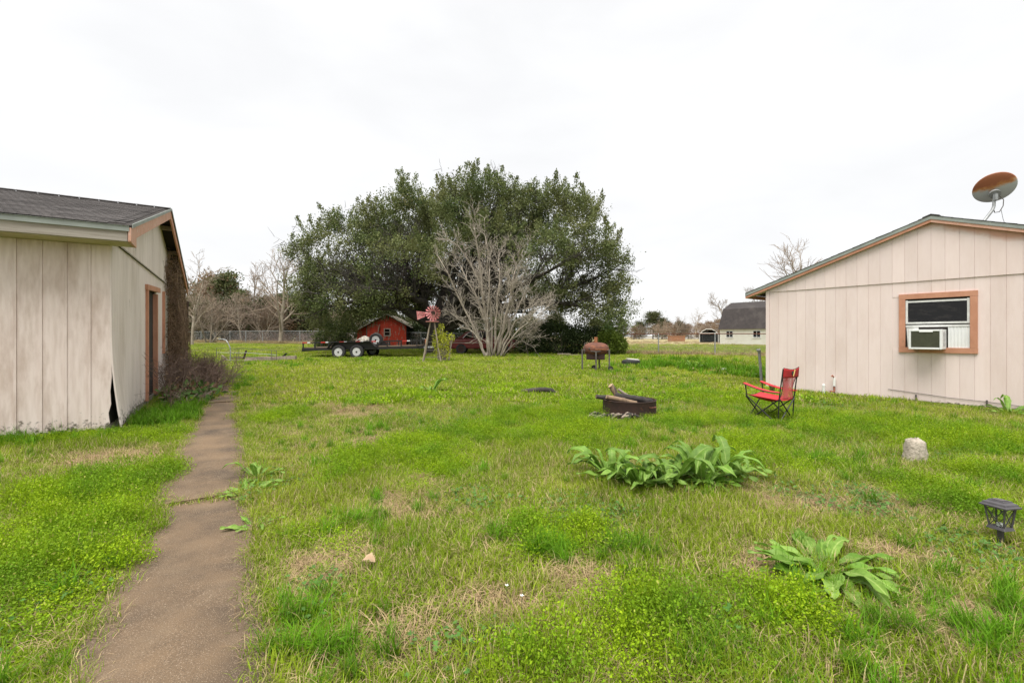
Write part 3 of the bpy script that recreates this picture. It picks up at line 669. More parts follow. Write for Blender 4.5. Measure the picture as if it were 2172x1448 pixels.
# air conditioner (rests in the window): thing of its own
acx0, acx1, acz0, acz1 = a + .12, a + .61, 1.055, 1.44
ac = thing('air_conditioner', 'white window air conditioner with olive coil grille in house window', 'air conditioner', HOUSE, HA)
body = G(); dpt = -.37
body.prism([(acx0, dpt, acz0), (acx1, dpt, acz0), (acx1, dpt, acz1 - .02), (acx0, dpt, acz1 - .02)], (0, .022, 0))
body = G()
fw = .035
body.bb(acx0, acx1, dpt + .03, .06, acz0 + .005, acz1 - .0)
body.bb(acx0, acx0 + fw, dpt, dpt + .029, acz0, acz1).bb(acx1 - fw, acx1, dpt, dpt + .029, acz0, acz1)
body.bb(acx0 + fw + .001, acx1 - fw - .001, dpt + .001, dpt + .029, acz0, acz0 + fw).bb(acx0 + fw + .001, acx1 - fw - .001, dpt + .001, dpt + .029, acz1 - fw, acz1)
acb = body.build('casing', M['white_pl'], ac, bevel=.006)
gr = G().bb(acx0 + fw, acx1 - fw, dpt + .022, dpt + .028, acz0 + fw, acz1 - fw).build('coil_grille', M['olive'], ac)
for k in range(15):
    z = acz0 + fw + .012 + k * .0205
    G().bb(acx0 + fw + .001, acx1 - fw - .001, dpt + .012, dpt + .021, z, z + .007).build('fin', M['olive'], gr)
G().bb(acx0 + .16, acx1 - .13, dpt - .006, dpt + .01, acz1 - fw - .018, acz1 - fw + .004).build('handle', M['white_pl'], ac, bevel=.004)
for y0 in (dpt + .10, dpt + .20):
    gp = G().bb(acx1 + .001, acx1 + .003, y0, y0 + .075, acz0 + .06, acz1 - .05).build('side_vent', M['grille_grey'], ac)
    for k in range(11): G().bb(acx1 + .0032, acx1 + .008, y0, y0 + .075, acz0 + .07 + k * .024, acz0 + .078 + k * .024).build('louvre', M['white_pl'], gp)
# satellite dish on the roof
dp = HOUSE + HW * 3.75 + HB * .5; dz = HOUSE.z + zt + .022 - hs_ * (3.75 - RT)
dish = thing('satellite_dish', 'grey satellite dish with rusted upper half above the house roof', 'satellite dish', (dp.x, dp.y, dz))
g = G().tube([(0, 0, -.01), (.12, .0, .14), (.23, -.0, .28), (.262, 0, .36), (.27, 0, .50)], .026, 10); g.build('mast', M['steel'], dish, smooth=True)
G().box((0, 0, .015), (.16, .12, .02)).build('foot', M['steel'], dish)
dm = bpy.data.objects.new('reflector', None)
prof = [(0, -.075), (.1, -.07), (.2, -.055), (.3, -.03), (.40, .0), (.415, .012), (.405, .012), (.395, .008), (.3, -.022), (.2, -.046), (.1, -.061), (.0, -.066)]
rf = G().lathe(prof, 48).build('reflector', M['dish'], dish, smooth='all')
rf.scale = (.76, .74, .76)
# reflector faces away from the camera and up: its local +z is the boresight
bore = Vector((.40, .66, .63)).normalized(); xax = Vector((.74, -.60, .30)); xax = (xax - bore * xax.dot(bore)).normalized(); yax = bore.cross(xax)
rf.rotation_euler = Matrix((xax, yax, bore)).transposed().to_euler(); rf.location = (.33, .05, .74)
G().lathe([(.0, -.02), (.085, -.02), (.085, .03), (.0, .03)], 16, Matrix.Translation((.28, -.0, .60)) @ Matrix((xax, yax, bore)).transposed().to_4x4()).build('bracket', M['steel'], dish)
G().box((.262, -.03, .53), (.05, .05, .12)).build('clamp', M['steel'], dish)
G().tube([(.33, 0, .60), (.42, -.03, .48), (.41, -.03, .36), (.35, -.02, .25), (.28, 0, .24), (.25, 0, .32)], .008, 6).build('cable', M['steel_dark'], dish)
G().tube([(.38, -.02, .30), (.44, 0, .12), (.5, .02, .02), (.62, .1, -.045)], .004, 5).build('cable', M['steel'], dish)
G().tube([(2.45, -.012, .20), (2.9, -.014, .165), (3.4, -.014, .12), (3.9, -.013, .10), (4.5, -.014, .055), (5.2, -.012, .06)], .005, 5).build('wall_cable', M['steel_dark'], house)
for x_ in (2.9, 3.9): G().bb(x_ - .012, x_ + .012, -.03, -.002, -.03, .13).build('cable_stub', M['steel_dark'], house)
# pipes at the wall foot
pp = HOUSE + HW * 1.31 - HB * .12
pipe = thing('drain_pipe', 'short white plastic pipe standing by the house wall foot', 'pipe', (pp.x, pp.y, H(pp.x, pp.y)))
G().tube([(0, 0, -.08), (0, 0, .20)], .028, 12).build('stem', M['pvc'], pipe); G().tube([(0, 0, .20), (0, 0, .235), (0, 0, .25)], [.034, .034, .02], 12).build('cap', M['pvc'], pipe)
pp = HOUSE + HW * 1.50 - HB * .07
pipe = thing('water_tap', 'white capped water pipe with rusty elbow against the house wall', 'tap', (pp.x, pp.y, H(pp.x, pp.y)))
G().tube([(0, 0, .22), (.01, 0, .42)], .026, 12).build('stem', M['pvc'], pipe); G().tube([(.0, 0, -.1), (0, 0, .22)], .017, 8).build('riser', M['steel_dark'], pipe)
G().tube([(-.01, 0, .42), (-.04, 0, .46), (-.06, 0, .44)], .016, 8).build('elbow', M['copper'], pipe); G().tube([(-.09, 0, .1), (0, 0, .1), (0, 0, .2)], .02, 8).build('elbow', M['copper'], pipe)

# ------------------------------------------------------------------ chain link fence (one run, nearer on the right)
FA, FB = Vector((16.5, 22.1, 0)), Vector((-44.0, 57.5, 0))
fence = thing('chain_link_fence', 'long low chain link fence crossing behind the yard', 'fence', (FA.x, FA.y, H(FA.x, FA.y)))
fd = (FB - FA); FL = fd.length; fd.normalize(); npost = int(FL / 3.05)
def fp_(t): q = FA + fd * t; return Vector((q.x, q.y, H(q.x, q.y))) - fence.location
pg = None
for k in range(npost + 1):
    q = fp_(k * 3.05)
    if pg is None:
        pg = G().tube([(0, 0, -.2), (0, 0, 1.22), (0, 0, 1.25)], [.034, .034, .01], 8).build('post', M['steel'], fence); o = pg
    else: o = copy_part(pg, fence)
    o.location = q
g = G().tube([fp_(k * 3.05) + Vector((0, 0, 1.21)) for k in range(6)], .024, 6).build('top_rail', M['rust'], fence)
g = G().tube([fp_(k * 3.05) + Vector((0, 0, 1.21)) for k in range(5, npost + 1)], .024, 6).build('top_rail', M['steel'], fence)
P0, P1 = [], []
step = .11; t = 0.0
while t < min(FL, 62):
    q0 = fp_(t); n = 1.14
    q1 = fp_(min(t + 1.14, FL)); P0 += [(q0.x, q0.y, q0.z + .04), (q0.x, q0.y, q0.z + 1.18)]; P1 += [(q1.x, q1.y, q1.z + 1.18), (q1.x, q1.y, q1.z + .04)]; t += step
P0, P1 = np.array(P0), np.array(P1); r = np.full(len(P0), .0028)
V, F = frustums(P0, P1, r, r, 3); o = np_mesh('wire_mesh', V, F, M['steel'], fence); o['kind'] = 'stuff'

# ------------------------------------------------------------------ far buildings
def gpos(xp, Y): return (px(xp, Y), Y, H(px(xp, Y), Y))
# white gambrel barn
barn = thing('gambrel_barn', 'white barn with tall dark gambrel roof beyond the chain link fence', 'barn', gpos(1527, 62), math.radians(-50))
BW, BD, BH = 16.0, 7.5, 2.1
bwl = G().bb(0, BW, 0, BD, -.3, BH).build('wall', M['white_wall'], barn)
for k in range(9): G().bb(0, BW, -.018, -.002, .05 + .225 * k, .05 + .225 * k + .205).build('clapboard', M['white_wall'], bwl)
prof = [(-.25, BH - .05), (1.25, BH + 2.75), (BD / 2, BH + 3.75), (BD - 1.25, BH + 2.75), (BD + .25, BH - .05)]
g = G().prism([(-.15, y, z) for (y, z) in prof], (BW + .3, 0, 0)); brf = g.build('roof', M['roof_dark'], barn)
G().prism([(-.17, y * .97 + .11, z - .05) for (y, z) in prof], (.02, 0, 0)).build('gable_end', M['white_wall'], barn)
for x in (.85, 4.3, 8.5):
    w_ = G().bb(x, x + .95, -.05, -.02, .95, 1.85).build('window', M['alu'], barn); G().bb(x + .07, x + .88, -.06, -.051, 1.02, 1.78).build('pane', M['glass_dark'], w_)
    G().bb(x + .07, x + .88, -.068, -.061, 1.38, 1.42).build('bar', M['alu'], w_); G().bb(x + .45, x + .5, -.068, -.0615, 1.02, 1.78).build('bar', M['alu'], w_)
    G().bb(x - .05, x + 1.0, -.10, -.02, .89, .95).build('sill', M['alu'], w_)
# arched dark carport
q = gpos(1484, 80)
cp = thing('arched_carport', 'dark arched tarpaulin carport with pale frame left of the white barn', 'carport', q, math.radians(-28))
arc = [(0, 0), (0, 1.45), (.45, 2.0), (1.1, 2.35), (1.9, 2.35), (2.55, 2.0), (3.0, 1.45), (3.0, 0)]
g = G(); 
for (a, b) in zip(arc[:-1], arc[1:]): g.add([(a[0], 0, a[1]), (b[0], 0, b[1]), (b[0], 5, b[1]), (a[0], 5, a[1]), (a[0] * .96 + .06, 0, a[1] * .97), (b[0] * .96 + .06, 0, b[1] * .97), (b[0] * .96 + .06, 5, b[1] * .97), (a[0] * .96 + .06, 5, a[1] * .97)], [(0, 1, 2, 3), (7, 6, 5, 4), (0, 4, 5, 1), (3, 2, 6, 7)])
g.bb(.08, 2.92, 4.9, 4.98, 0, 1.5); g.prism([(x * .94 + .09, 4.9, z * .95) for x, z in arc], (0, .05, 0))
g.build('cover', M['carport'], cp)
G().tube([(x, -.04, z) for x, z in arc], .06, 6).build('frame_hoop', M['alu'], cp); G().bb(0, 3, -.08, -.02, 1.6, 1.7).build('cross_bar', M['alu'], cp)
# tan box shed
q = gpos(1424, 92)
bx = thing('metal_box_shed', 'low orange-brown box shed in the far pasture', 'shed', q, 0.03)
G().bb(0, 2.8, 0, 2, -.2, 1.12).build('body', M['tan_box'], bx); G().bb(-.1, 2.9, -.1, 2.1, 1.12, 1.24).build('lid', M['tan_box'], bx)
for k in range(9): G().bb(.1 + .3 * k, .22 + .3 * k, -.05, -.005, 0, 1.1).build('rib', M['tan_box'], bx)
# far pale buildings / fence lines
for (a, b, y0, y1, Y, lab) in ((1448, 1490, 702, 714, 150, 'long low white shed behind the arched carport'), (1352, 1425, 710, 716, 170, 'low pale wall far behind the chain link fence'), (535, 560, 703, 711, 190, 'small pale roof among far trees left of the oak')):
    q = (px(a, Y), Y, H(px(a, Y), Y)); f = thing('far_building', lab, 'building', q)
    L_, h_ = (b - a) / F_PX * Y, pz(y0, Y) - q[2]
    G().bb(0, L_, 0, 6, -.3, h_ * .72).build('wall', M['far_white'], f); G().prism([(-.2, -.2, h_ * .72), (-.2, 3, h_), (-.2, 6.2, h_ * .72)], (L_ + .4, 0, 0)).build('roof', M['far_white'], f)
# red barn behind the trailer
YB = 36.0
rb = thing('red_shed', 'small flaking red plank shed under the big oak behind the trailer', 'shed', (px(779, YB), YB, H(px(779, YB), YB)), math.radians(4))
W_, D_, E_, R_ = 3.05, 4.2, 1.72, 2.55
rw = G().prism([(.02, .03, -.2), (W_ - .02, .03, -.2), (W_ - .02, .03, E_), (W_ / 2, .03, R_), (.02, .03, E_)], (0, D_, 0)).build('wall', M['dark_in'], rb)
def rtop(x): return E_ + (R_ - E_) * (1 - abs(x - W_ / 2) / (W_ / 2))
k = 0; x = 0.0
while x < W_ - .02:
    x1 = min(x + .152, W_); j = rr.uniform(-.01, .01)
    if 1.30 < x + .07 < 1.78:
        G().prism([(x + .004, j, -.1), (x1 - .004, j, -.1), (x1 - .004, j, .95), (x + .004, j, .95)], (0, .025, 0)).build('plank', M['barn_red'], rw)
        G().prism([(x + .004, j, 1.48), (x1 - .004, j, 1.48), (x1 - .004, j, rtop(x1)), (x + .004, j, rtop(x))], (0, .025, 0)).build('plank', M['barn_red'], rw)
    else: G().prism([(x + .004, j, -.1 + abs(j) * 4), (x1 - .004, j, -.1), (x1 - .004, j, rtop(x1)), (x + .004, j, rtop(x))], (0, .025, 0)).build('plank', M['barn_red'], rw)
    x = x1
wf = G(); wf.bb(1.28, 1.36, -.03, .03, .90, 1.52).bb(1.74, 1.82, -.03, .03, .90, 1.52).bb(1.36, 1.74, -.03, .03, 1.45, 1.52).bb(1.36, 1.74, -.03, .03, .90, .97).bb(1.36, 1.74, -.02, .02, 1.2, 1.24)
wf = wf.build('window', M['barn_grey'], rb); G().bb(1.36, 1.74, .018, .024, .97, 1.45).build('pane', M['glass_dark'], wf)
for i in range(6):
    x = -.85 + i * .142; G().prism([(x, .25, -.1), (x + .132, .25, -.1), (x + .132, .25, 1.50 + .03 * i), (x, .25, 1.48 + .03 * i)], (0, .025, 0)).build('side_plank', M['barn_red'] if i < 5 else M['barn_grey'], rb)
G().bb(-.85, 0, .28, 3.5, -.2, 1.45).build('lean_to', M['dark_in'], rb)
for sgn in (-1, 1):
    xe = W_ / 2 + sgn * (W_ / 2 + .38 + (.65 if sgn < 0 else 0)); ze = R_ + .06 - (R_ - E_) / (W_ / 2) * abs(xe - W_ / 2)
    rp_ = G().prism([(W_ / 2, -.25, R_ + .06), (xe, -.25, ze), (xe, D_ + .2, ze), (W_ / 2, D_ + .2, R_ + .06)], (0, 0, .05)).build('roof_sheet', M['barn_roof'], rb)
    for k in range(9):
        y = -.2 + k * .5; G().bar((W_ / 2, y, R_ + .115), (xe, y, ze + .055), .05, .02).build('roof_rib', M['barn_roof'], rp_)
G().bar((.62, -.08, .1), (.95, -.06, 1.75), .08, .05).build('leaning_board', M['old_timber'], rb)

# ------------------------------------------------------------------ the live oak
def tree_obj(name, label, loc, group=None, cat='tree'): return thing(name, label, cat, loc, 0, group)
OY = 28.0; S = OY / F_PX; OX = px(925, OY); OZ = H(OX, OY)
oak = tree_obj('live_oak', 'large dark evergreen oak with wide spreading crown behind the trailer', (OX, OY, OZ))
core = [(690, 590, 58, 70, -1), (720, 640, 70, 52, -3), (770, 535, 72, 72, 0), (840, 470, 66, 66, 1), (850, 560, 90, 75, -3), (915, 455, 52, 48, 2), (985, 425, 48, 56, 2), (985, 500, 80, 70, 0),
       (1050, 415, 50, 50, 0), (1040, 510, 84, 74, -1.2), (1125, 440, 56, 52, 0), (1190, 435, 52, 48, 1), (1228, 470, 42, 56, -1), (1170, 545, 84, 70, -3), (1255, 565, 64, 66, -1), (1120, 520, 60, 60, 1),
       (1290, 625, 46, 48, 0), (1180, 632, 70, 34, -2), (1290, 668, 44, 24, -2), (728, 686, 30, 36, -1), (805, 632, 62, 34, -3), (850, 530, 110, 90, 5), (1100, 510, 130, 90, 5.5), (970, 500, 110, 100, 5), (960, 610, 110, 50, 6),
       (1230, 640, 56, 46, 3), (700, 610, 62, 62, 4), (645, 650, 30, 44, -1), (1100, 600, 90, 50, 6)]
rim = [(612, 520), (640, 560), (615, 585), (650, 492), (690, 470), (705, 448), (745, 462), (770, 428), (800, 452), (838, 402), (862, 386), (900, 412), (935, 404), (968, 378), (990, 362), (1038, 362), (1062, 372), (1092, 392), (1120, 386),
       (1160, 392), (1190, 386), (1222, 402), (1258, 404), (1272, 425), (1262, 465), (1285, 505), (1312, 520), (1330, 552), (1338, 590), (1322, 612), (1345, 650), (1320, 690), (1270, 690), (1200, 665), (1130, 650), (760, 650), (665, 690), (700, 700), (620, 630), (660, 600), (1240, 540), (1140, 470), (900, 520), (800, 500), (1000, 460), (1080, 470), (740, 590), (1220, 610), (830, 600), (758, 664), (790, 655), (838, 652), (868, 664)]
_r = random.Random(17); sq = lambda x, y: (975 + (x - 975) * .94, 690 - (690 - y) * .885); core = [(*sq(a, b), c * .95, d * .92, e) for a, b, c, d, e in core]; rim = [sq(*p) for p in rim]
lob = core + [(x, y, _r.uniform(17, 30), _r.uniform(16, 27), _r.uniform(-3, 2.5)) for (x, y) in rim] + [(920, 634, 30, 28, 5), (955, 622, 34, 26, 5), (890, 642, 26, 20, 4), (1010, 640, 40, 26, 6)]
rng = np.random.default_rng(21)
LC, LD, LT = [], [], []
clump_pts = []
for (cx_, cy_, rx_, ry_, dy_) in lob:
    Yc = OY + dy_; s = Yc / F_PX
    c = np.array([px(cx_, Yc), Yc, pz(cy_, Yc)]) - np.array([OX, OY, OZ]); r = np.array([rx_ * s, .5 * (rx_ + ry_) * s, ry_ * s])
    area = r[0] * r[2]; n = int(9.2 * area + 6)
    d = rdir(rng, n); d[:, 2] = np.where(d[:, 2] < -.4, -d[:, 2] * .6, d[:, 2]); d = nrm(d)
    p = c + d * r * rng.uniform(.66, 1.08, (n, 1)); sizes = rng.uniform(.16, .40, n)
    for q, dd, sz in zip(p, d, sizes):
        m = int(140 * sz / .30); off = rng.normal(0, 1, (m, 3)) * np.array([sz, sz, sz * .62]); clump_pts.append(q)
        LC.append(q + off); LD.append(rdir(rng, m) * .8 + dd * .5 + np.array([0, 0, .25])); LT.append(np.clip(rng.normal(.40 + .20 * dd[2], .13, m) + rng.normal(0, .20), 0, 1))  # upward-facing clumps get a paler tint: lit tops painted into the leaf colour
    # upright sprigs on the sky side
    ns = int(7 * area ** .5) if cy_ < 600 else 3
    d2 = rdir(rng, ns); d2[:, 2] = np.abs(d2[:, 2]) * .8 + .35; d2 = nrm(d2); base = c + d2 * r * .92
    for q, dd in zip(base, d2):
        ln = rng.uniform(.5, 1.3); m = int(130 * ln); t = rng.random(m) ** .8; ax = nrm(dd * .6 + np.array([0, 0, .8]) + rng.normal(0, .15, 3))
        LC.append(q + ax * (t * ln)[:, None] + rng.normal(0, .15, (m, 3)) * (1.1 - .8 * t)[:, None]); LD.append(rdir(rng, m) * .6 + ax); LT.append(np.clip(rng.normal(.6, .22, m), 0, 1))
LC, LD, LT = np.concatenate(LC), np.concatenate(LD), np.concatenate(LT)
keep = LC[:, 2] > .9; LC, LD, LT = LC[keep], LD[keep], LT[keep]
n = len(LC); V, F = cards(LC, LD, rdir(rng, n) + np.array([0, 0, .6]), rng.uniform(.085, .145, n), rng.uniform(.026, .042, n))
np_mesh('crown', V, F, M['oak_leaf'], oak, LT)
tr = G(); tr.tube([(.1, 0, -.3), (.03, 0, .1), (0, 0, .7), (.02, 0, 1.5), (.1, 0, 2.2)], [.95, .72, .58, .56, .6], 14)
limb_t = [(668, 600, -2), (752, 560, 0), (700, 650, -4), (850, 520, -2), (985, 450, 2), (1050, 440, 0), (1130, 470, 0), (1190, 560, -4), (1265, 590, -1), (1240, 650, -2), (1040, 560, -1.5), (850, 560, 6), (1100, 540, 6), (815, 610, -4)]
tips, tipd, tipl, tipr = [], [], [], []
for (a, b, dy_) in limb_t:
    Yc = OY + dy_; e = Vector((px(a, Yc) - OX, dy_, pz(b, Yc) - OZ)); s0 = Vector((.05 + rng.uniform(-.2, .2), rng.uniform(-.2, .2), 1.3 + rng.uniform(0, .7)))
    out = Vector((e.x, e.y, 0)); m1 = s0 + out * .30 + Vector((0, 0, 1.0 + .10 * e.z)); m2 = s0 + out * .68 + Vector((0, 0, max(1.6, (e.z - s0.z) * .62)))
    pts = []; R0 = .20 + .012 * e.length
    for k in range(13):
        t = k / 12; p = s0 * (1 - t) ** 3 + m1 * 3 * t * (1 - t) ** 2 + m2 * 3 * t * t * (1 - t) + e * t ** 3
        p += Vector(rng.normal(0, .10, 3)) * math.sin(t * math.pi); pts.append(p)
    rad = [R0 * (1 - .80 * k / 12) for k in range(13)]; tr.tube(pts, rad, 9)
    for k in range(4, 13):
        for q in range(3):
            tips.append(tuple(pts[k])); dv = Vector(rng.normal(0, 1, 3)); dv.z = abs(dv.z) * .8 + .2; tipd.append(tuple(dv.normalized() + (pts[k] - pts[k - 1]).normalized() * .6)); tipl.append(rng.uniform(1.2, 2.8)); tipr.append(rad[k] * .45)
trk = tr.build('trunk', M['bark_oak'], oak, smooth='all')
lv = grow(rng, tips, tipd, tipl, tipr, [dict(n=5, w=.16, up=.03, tp=.4, c=5, t0=.35, a=(25, 65), lr=.6, rr=.6), dict(n=4, w=.2, up=.05, tp=.3, c=4, t0=.3, a=(25, 60), lr=.55, rr=.6, rmin=.012), dict(n=3, w=.2, up=.05, tp=.4)])
A, B, r0, r1 = segs(lv); V, F = frustums(A, B, r0, r1, 4); np_mesh('branches', V, F, M['bark_oak'], oak)

# ------------------------------------------------------------------ bare crape myrtle in front of the oak
MY = 22.9; mx_ = px(1045, MY); myr = tree_obj('crape_myrtle', 'pale leafless many-stemmed crape myrtle in front of the oak', (mx_, MY, H(mx_, MY)))
rng = np.random.default_rng(5)
s = MY / F_PX
stems = [((-.35, 0), (1030, 680), (975, 560), .10), ((-.30, .1), (1000, 690), (930, 540), .09), ((-.2, 0), (1025, 620), (1005, 480), .10), ((0, .1), (1040, 640), (1030, 500), .07), ((.05, -.05), (1055, 640), (1060, 530), .07),
         ((.15, 0), (1075, 660), (1095, 560), .08), ((.22, .1), (1090, 670), (1130, 590), .07), ((.3, 0), (1090, 690), (1140, 640), .06), ((.3, -.1), (1100, 700), (1150, 660), .05), ((-.1, -.15), (1035, 690), (1040, 560), .05),
         ((.1, -.15), (1062, 690), (1080, 600), .05), ((-.4, .05), (1010, 715), (950, 660), .045), ((.35, .1), (1085, 735), (1130, 700), .04), ((.2, .2), (1080, 640), (1110, 520), .06), ((-.15, .2), (1015, 600), (950, 500), .07)]
P, D, L, R = [], [], [], []
tr = G()
for (b, m, e, r) in stems:
    p0 = Vector((b[0], b[1], -.1)); pm_ = Vector(((m[0] - 1045) * s, b[1] * 3 + rng.uniform(-.4, .4), (757 - m[1]) * s)); pe = Vector(((e[0] - 1045) * s, b[1] * 5 + rng.uniform(-1, 1), (757 - e[1]) * s))
    pts = []
    for k in range(10):
        t = k / 9; q = p0 * (1 - t) ** 2 + (pm_ * 2 - (p0 + pe) * .5) * 2 * t * (1 - t) + pe * t * t; q += Vector(rng.normal(0, .045, 3)); pts.append(q)
    rad = [r * (1 - .72 * k / 9) for k in range(10)]; tr.tube(pts, rad, 7)
    for k in range(3, 10):
        for _ in range(1 if k < 6 else 3):
            P.append(tuple(pts[k])); d = (pts[k] - pts[k - 1]).normalized() + Vector(rng.normal(0, .5, 3)); D.append(tuple(d)); L.append(rng.uniform(.5, 1.4) * (1.2 - .05 * k)); R.append(max(rad[k] * .5, .012))
tr.build('trunk', M['bark_pale'], myr, smooth='all')
lv = grow(rng, P, D, L, R, [dict(n=5, w=.17, up=.05, tp=.5, c=5, t0=.25, a=(20, 55), lr=.62, rr=.62, rmin=.009), dict(n=4, w=.18, up=.06, tp=.5, c=3, t0=.2, a=(20, 55), lr=.6, rr=.7, rmin=.007), dict(n=3, w=.18, up=.05, tp=.6)])
A, B, r0, r1 = segs(lv); V, F = frustums(A, B, np.maximum(r0, .0075), np.maximum(r1, .0055), 3); np_mesh('crown', V, F, M['twig_pale'], myr)

# ------------------------------------------------------------------ leafless tree meshes shared by the tree lines
def bare_variant(seed, h, spread, trunk_r, nstem=1, lean=0.0):
    rng = np.random.default_rng(seed)
    P = np.zeros((nstem, 3)); P[:, 2] = -.2; P[:, :2] += rng.normal(0, .25 * (nstem > 1), (nstem, 2)); D = np.zeros((nstem, 3)); D[:, 2] = 1; D[:, :2] = rng.normal(0, .28 if nstem > 1 else .05, (nstem, 2)) + [lean, 0]
    lv = grow(rng, P, D, np.full(nstem, h * .78) * rng.uniform(.8, 1.1, nstem), np.full(nstem, trunk_r), [dict(n=8, w=.07, up=.04, tp=.3, c=13, t0=.22, a=(25, 60), lr=spread, rr=.55), dict(n=5, w=.13, up=.09, tp=.35, c=7, t0=.25, a=(25, 55), lr=.55, rr=.6, rmin=.022),
        dict(n=4, w=.15, up=.07, tp=.5, c=5, t0=.2, a=(20, 50), lr=.55, rr=.7, rmin=.016), dict(n=3, w=.15, up=.05, tp=.6)])
    A, B, r0, r1 = segs(lv[:2]); t = np_mesh('trunk', *frustums(A, B, r0, r1, 5), M['bark_far'], link=False)
    A, B, r0, r1 = segs(lv[2:]); c = np_mesh('crown', *frustums(A, B, np.maximum(r0, .014), np.maximum(r1, .011), 3), M['twig_far'], link=False)
    return t.data, c.data
BARE = [bare_variant(31, 11, .42, .16), bare_variant(32, 9, .5, .14, 2), bare_variant(33, 8, .55, .12, 3), bare_variant(34, 10, .34, .13), bare_variant(35, 6, .6, .08, 5), bare_variant(36, 10, .62, .22, 1, .1)]
def leafy_variant(seed, h, w, mat, shape, leaf=.4, n=5200):
    rng = np.random.default_rng(seed); C, D, T = [], [], []
    ncl = 60
    for k in range(ncl):
        t = rng.random() ** .8; z = h * (.22 + .78 * t) if shape == 'pine' else h * (.06 + .9 * t)
        rr_ = w * (1 - .55 * t) * (.5 + .5 * rng.random()) if shape == 'pine' else w * math.sqrt(max(.05, 1 - (2 * t - .9) ** 2)) * rng.uniform(.5, 1)
        a = rng.uniform(0, 6.28); c = np.array([rr_ * math.cos(a), rr_ * math.sin(a), z]); m = n // ncl; sz = w * rng.uniform(.14, .27)
        C.append(c + rng.normal(0, 1, (m, 3)) * [sz, sz, sz * .6]); D.append(rdir(rng, m) + [0, 0, .3]); T.append(np.clip(rng.normal(.5, .25, m), 0, 1))
    C, D, T = np.concatenate(C), np.concatenate(D), np.concatenate(T); C[:, 2] = np.maximum(C[:, 2], .1); m = len(C)
    V, F = cards(C, D, rdir(rng, m), rng.uniform(.6, 1.3, m) * leaf, rng.uniform(.2, .4, m) * leaf)
    c = np_mesh('crown', V, F, mat, tint=T, link=False)
    tr = G().tube([(0, 0, -.3), (0, 0, h * .35), (.1, 0, h * .7), (.1, 0, h * .95)], [.22, .17, .11, .03], 7)
    for k in range(7): z = h * (.3 + .09 * k); a = k * 2.4; tr.tube([(0.05, 0, z), (w * .35 * math.cos(a), w * .35 * math.sin(a), z + .4), (w * .7 * math.cos(a), w * .7 * math.sin(a), z + .9)], [.07, .05, .02], 5)
    t = tr.build('trunk', M['bark_far'], None); me = t.data; bpy.data.objects.remove(t)
    return me, c.data
LEAFY = {'pine': leafy_variant(41, 10, 2.6, M['pine'], 'pine', .36, 7000), 'cedar': leafy_variant(42, 6, 2.6, M['cedar'], 'round', .30, 6000), 'rusty': leafy_variant(43, 6, 2.8, M['rust_leaf'], 'round', .26, 4500), 'pine2': leafy_variant(44, 11, 3.2, M['pine'], 'pine', .4, 7000)}
def put(me, name, label, xp, Y, h_scale, rz, group, wx=1.0):
    x = px(xp, Y); t = tree_obj(name, label, (x, Y, H(x, Y)), group); t.rotation_euler = (0, 0, rz)
    for nm, d in zip(('trunk', 'crown'), me):
        o = bpy.data.objects.new(nm, d); col.objects.link(o); o.parent = t; o.scale = (h_scale * wx, h_scale * wx, h_scale)
    return t
rr = random.Random(9)
ORD = 'first second third fourth fifth sixth seventh eighth ninth tenth eleventh twelfth thirteenth fourteenth fifteenth sixteenth seventeenth eighteenth nineteenth twentieth twenty-first twenty-second twenty-third twenty-fourth twenty-fifth twenty-sixth twenty-seventh twenty-eighth'.split()
def row(items, table, name, fmt, group):
    for i, (xp, Y, k, sc) in enumerate(sorted(items)): put(table[k], name, fmt % ORD[i], xp, Y, sc * rr.uniform(.92, 1.08), rr.uniform(0, 6), group)
GL = 'trees along the far left fence'
# singled-out trees of the left tree line
put(BARE[5], 'bare_tree', 'dark-trunked leafless tree reaching out left of the oak', 594, 45, 1.0, .5, GL)
put(BARE[3], 'bare_tree', 'tall thin pale leafless tree rising behind the left fence', 527, 56, 1.12, 1.0, GL)
put(BARE[1], 'bare_tree', 'twin-stemmed pale leafless tree just right of the tall thin one', 557, 52, .62, 2.0, GL)
put(BARE[0], 'bare_tree', 'leafless tree leaning beside the shed roof corner', 408, 40, .78, 2.2, GL)
put(BARE[2], 'bare_tree', 'many-stemmed leafless tree behind the dead bush by the shed', 445, 50, .85, .3, GL)
put(LEAFY['pine'], 'pine_tree', 'rounded green pine standing tallest in the left tree line', 478, 70, 1.02, 0, GL, 1.0)
put(LEAFY['rusty'], 'brown_tree', 'reddish brown leafy tree beside the left pine', 452, 72, 1.7, 1, GL, .9)
put(LEAFY['pine2'], 'pine_tree', 'pine closest to the shed roof in the left tree line', 437, 74, .84, 4, GL, 1.0)
put(LEAFY['pine'], 'pine_tree', 'green pine half hidden by the left edge of the oak', 588, 76, .74, 5, GL, 1.2)
put(LEAFY['pine2'], 'pine_tree', 'smaller dark pine right of the rounded pine', 505, 78, .78, 2, GL, .9)
row(((400, 62, 3, .95), (425, 60, 1, .9), (470, 54, 4, .9), (498, 60, 2, .8), (512, 50, 3, .62), (540, 62, 0, .72), (575, 66, 2, .8), (580, 54, 4, .95), (612, 58, 1, .66), (625, 70, 3, .75), (650, 60, 4, 1.0), (672, 66, 0, .62), (700, 62, 2, .7), (740, 70, 1, .75)), BARE, 'bare_tree', 'leafless thicket tree behind the left fence, %s counted from the shed', 'leafless trees of the left thicket')
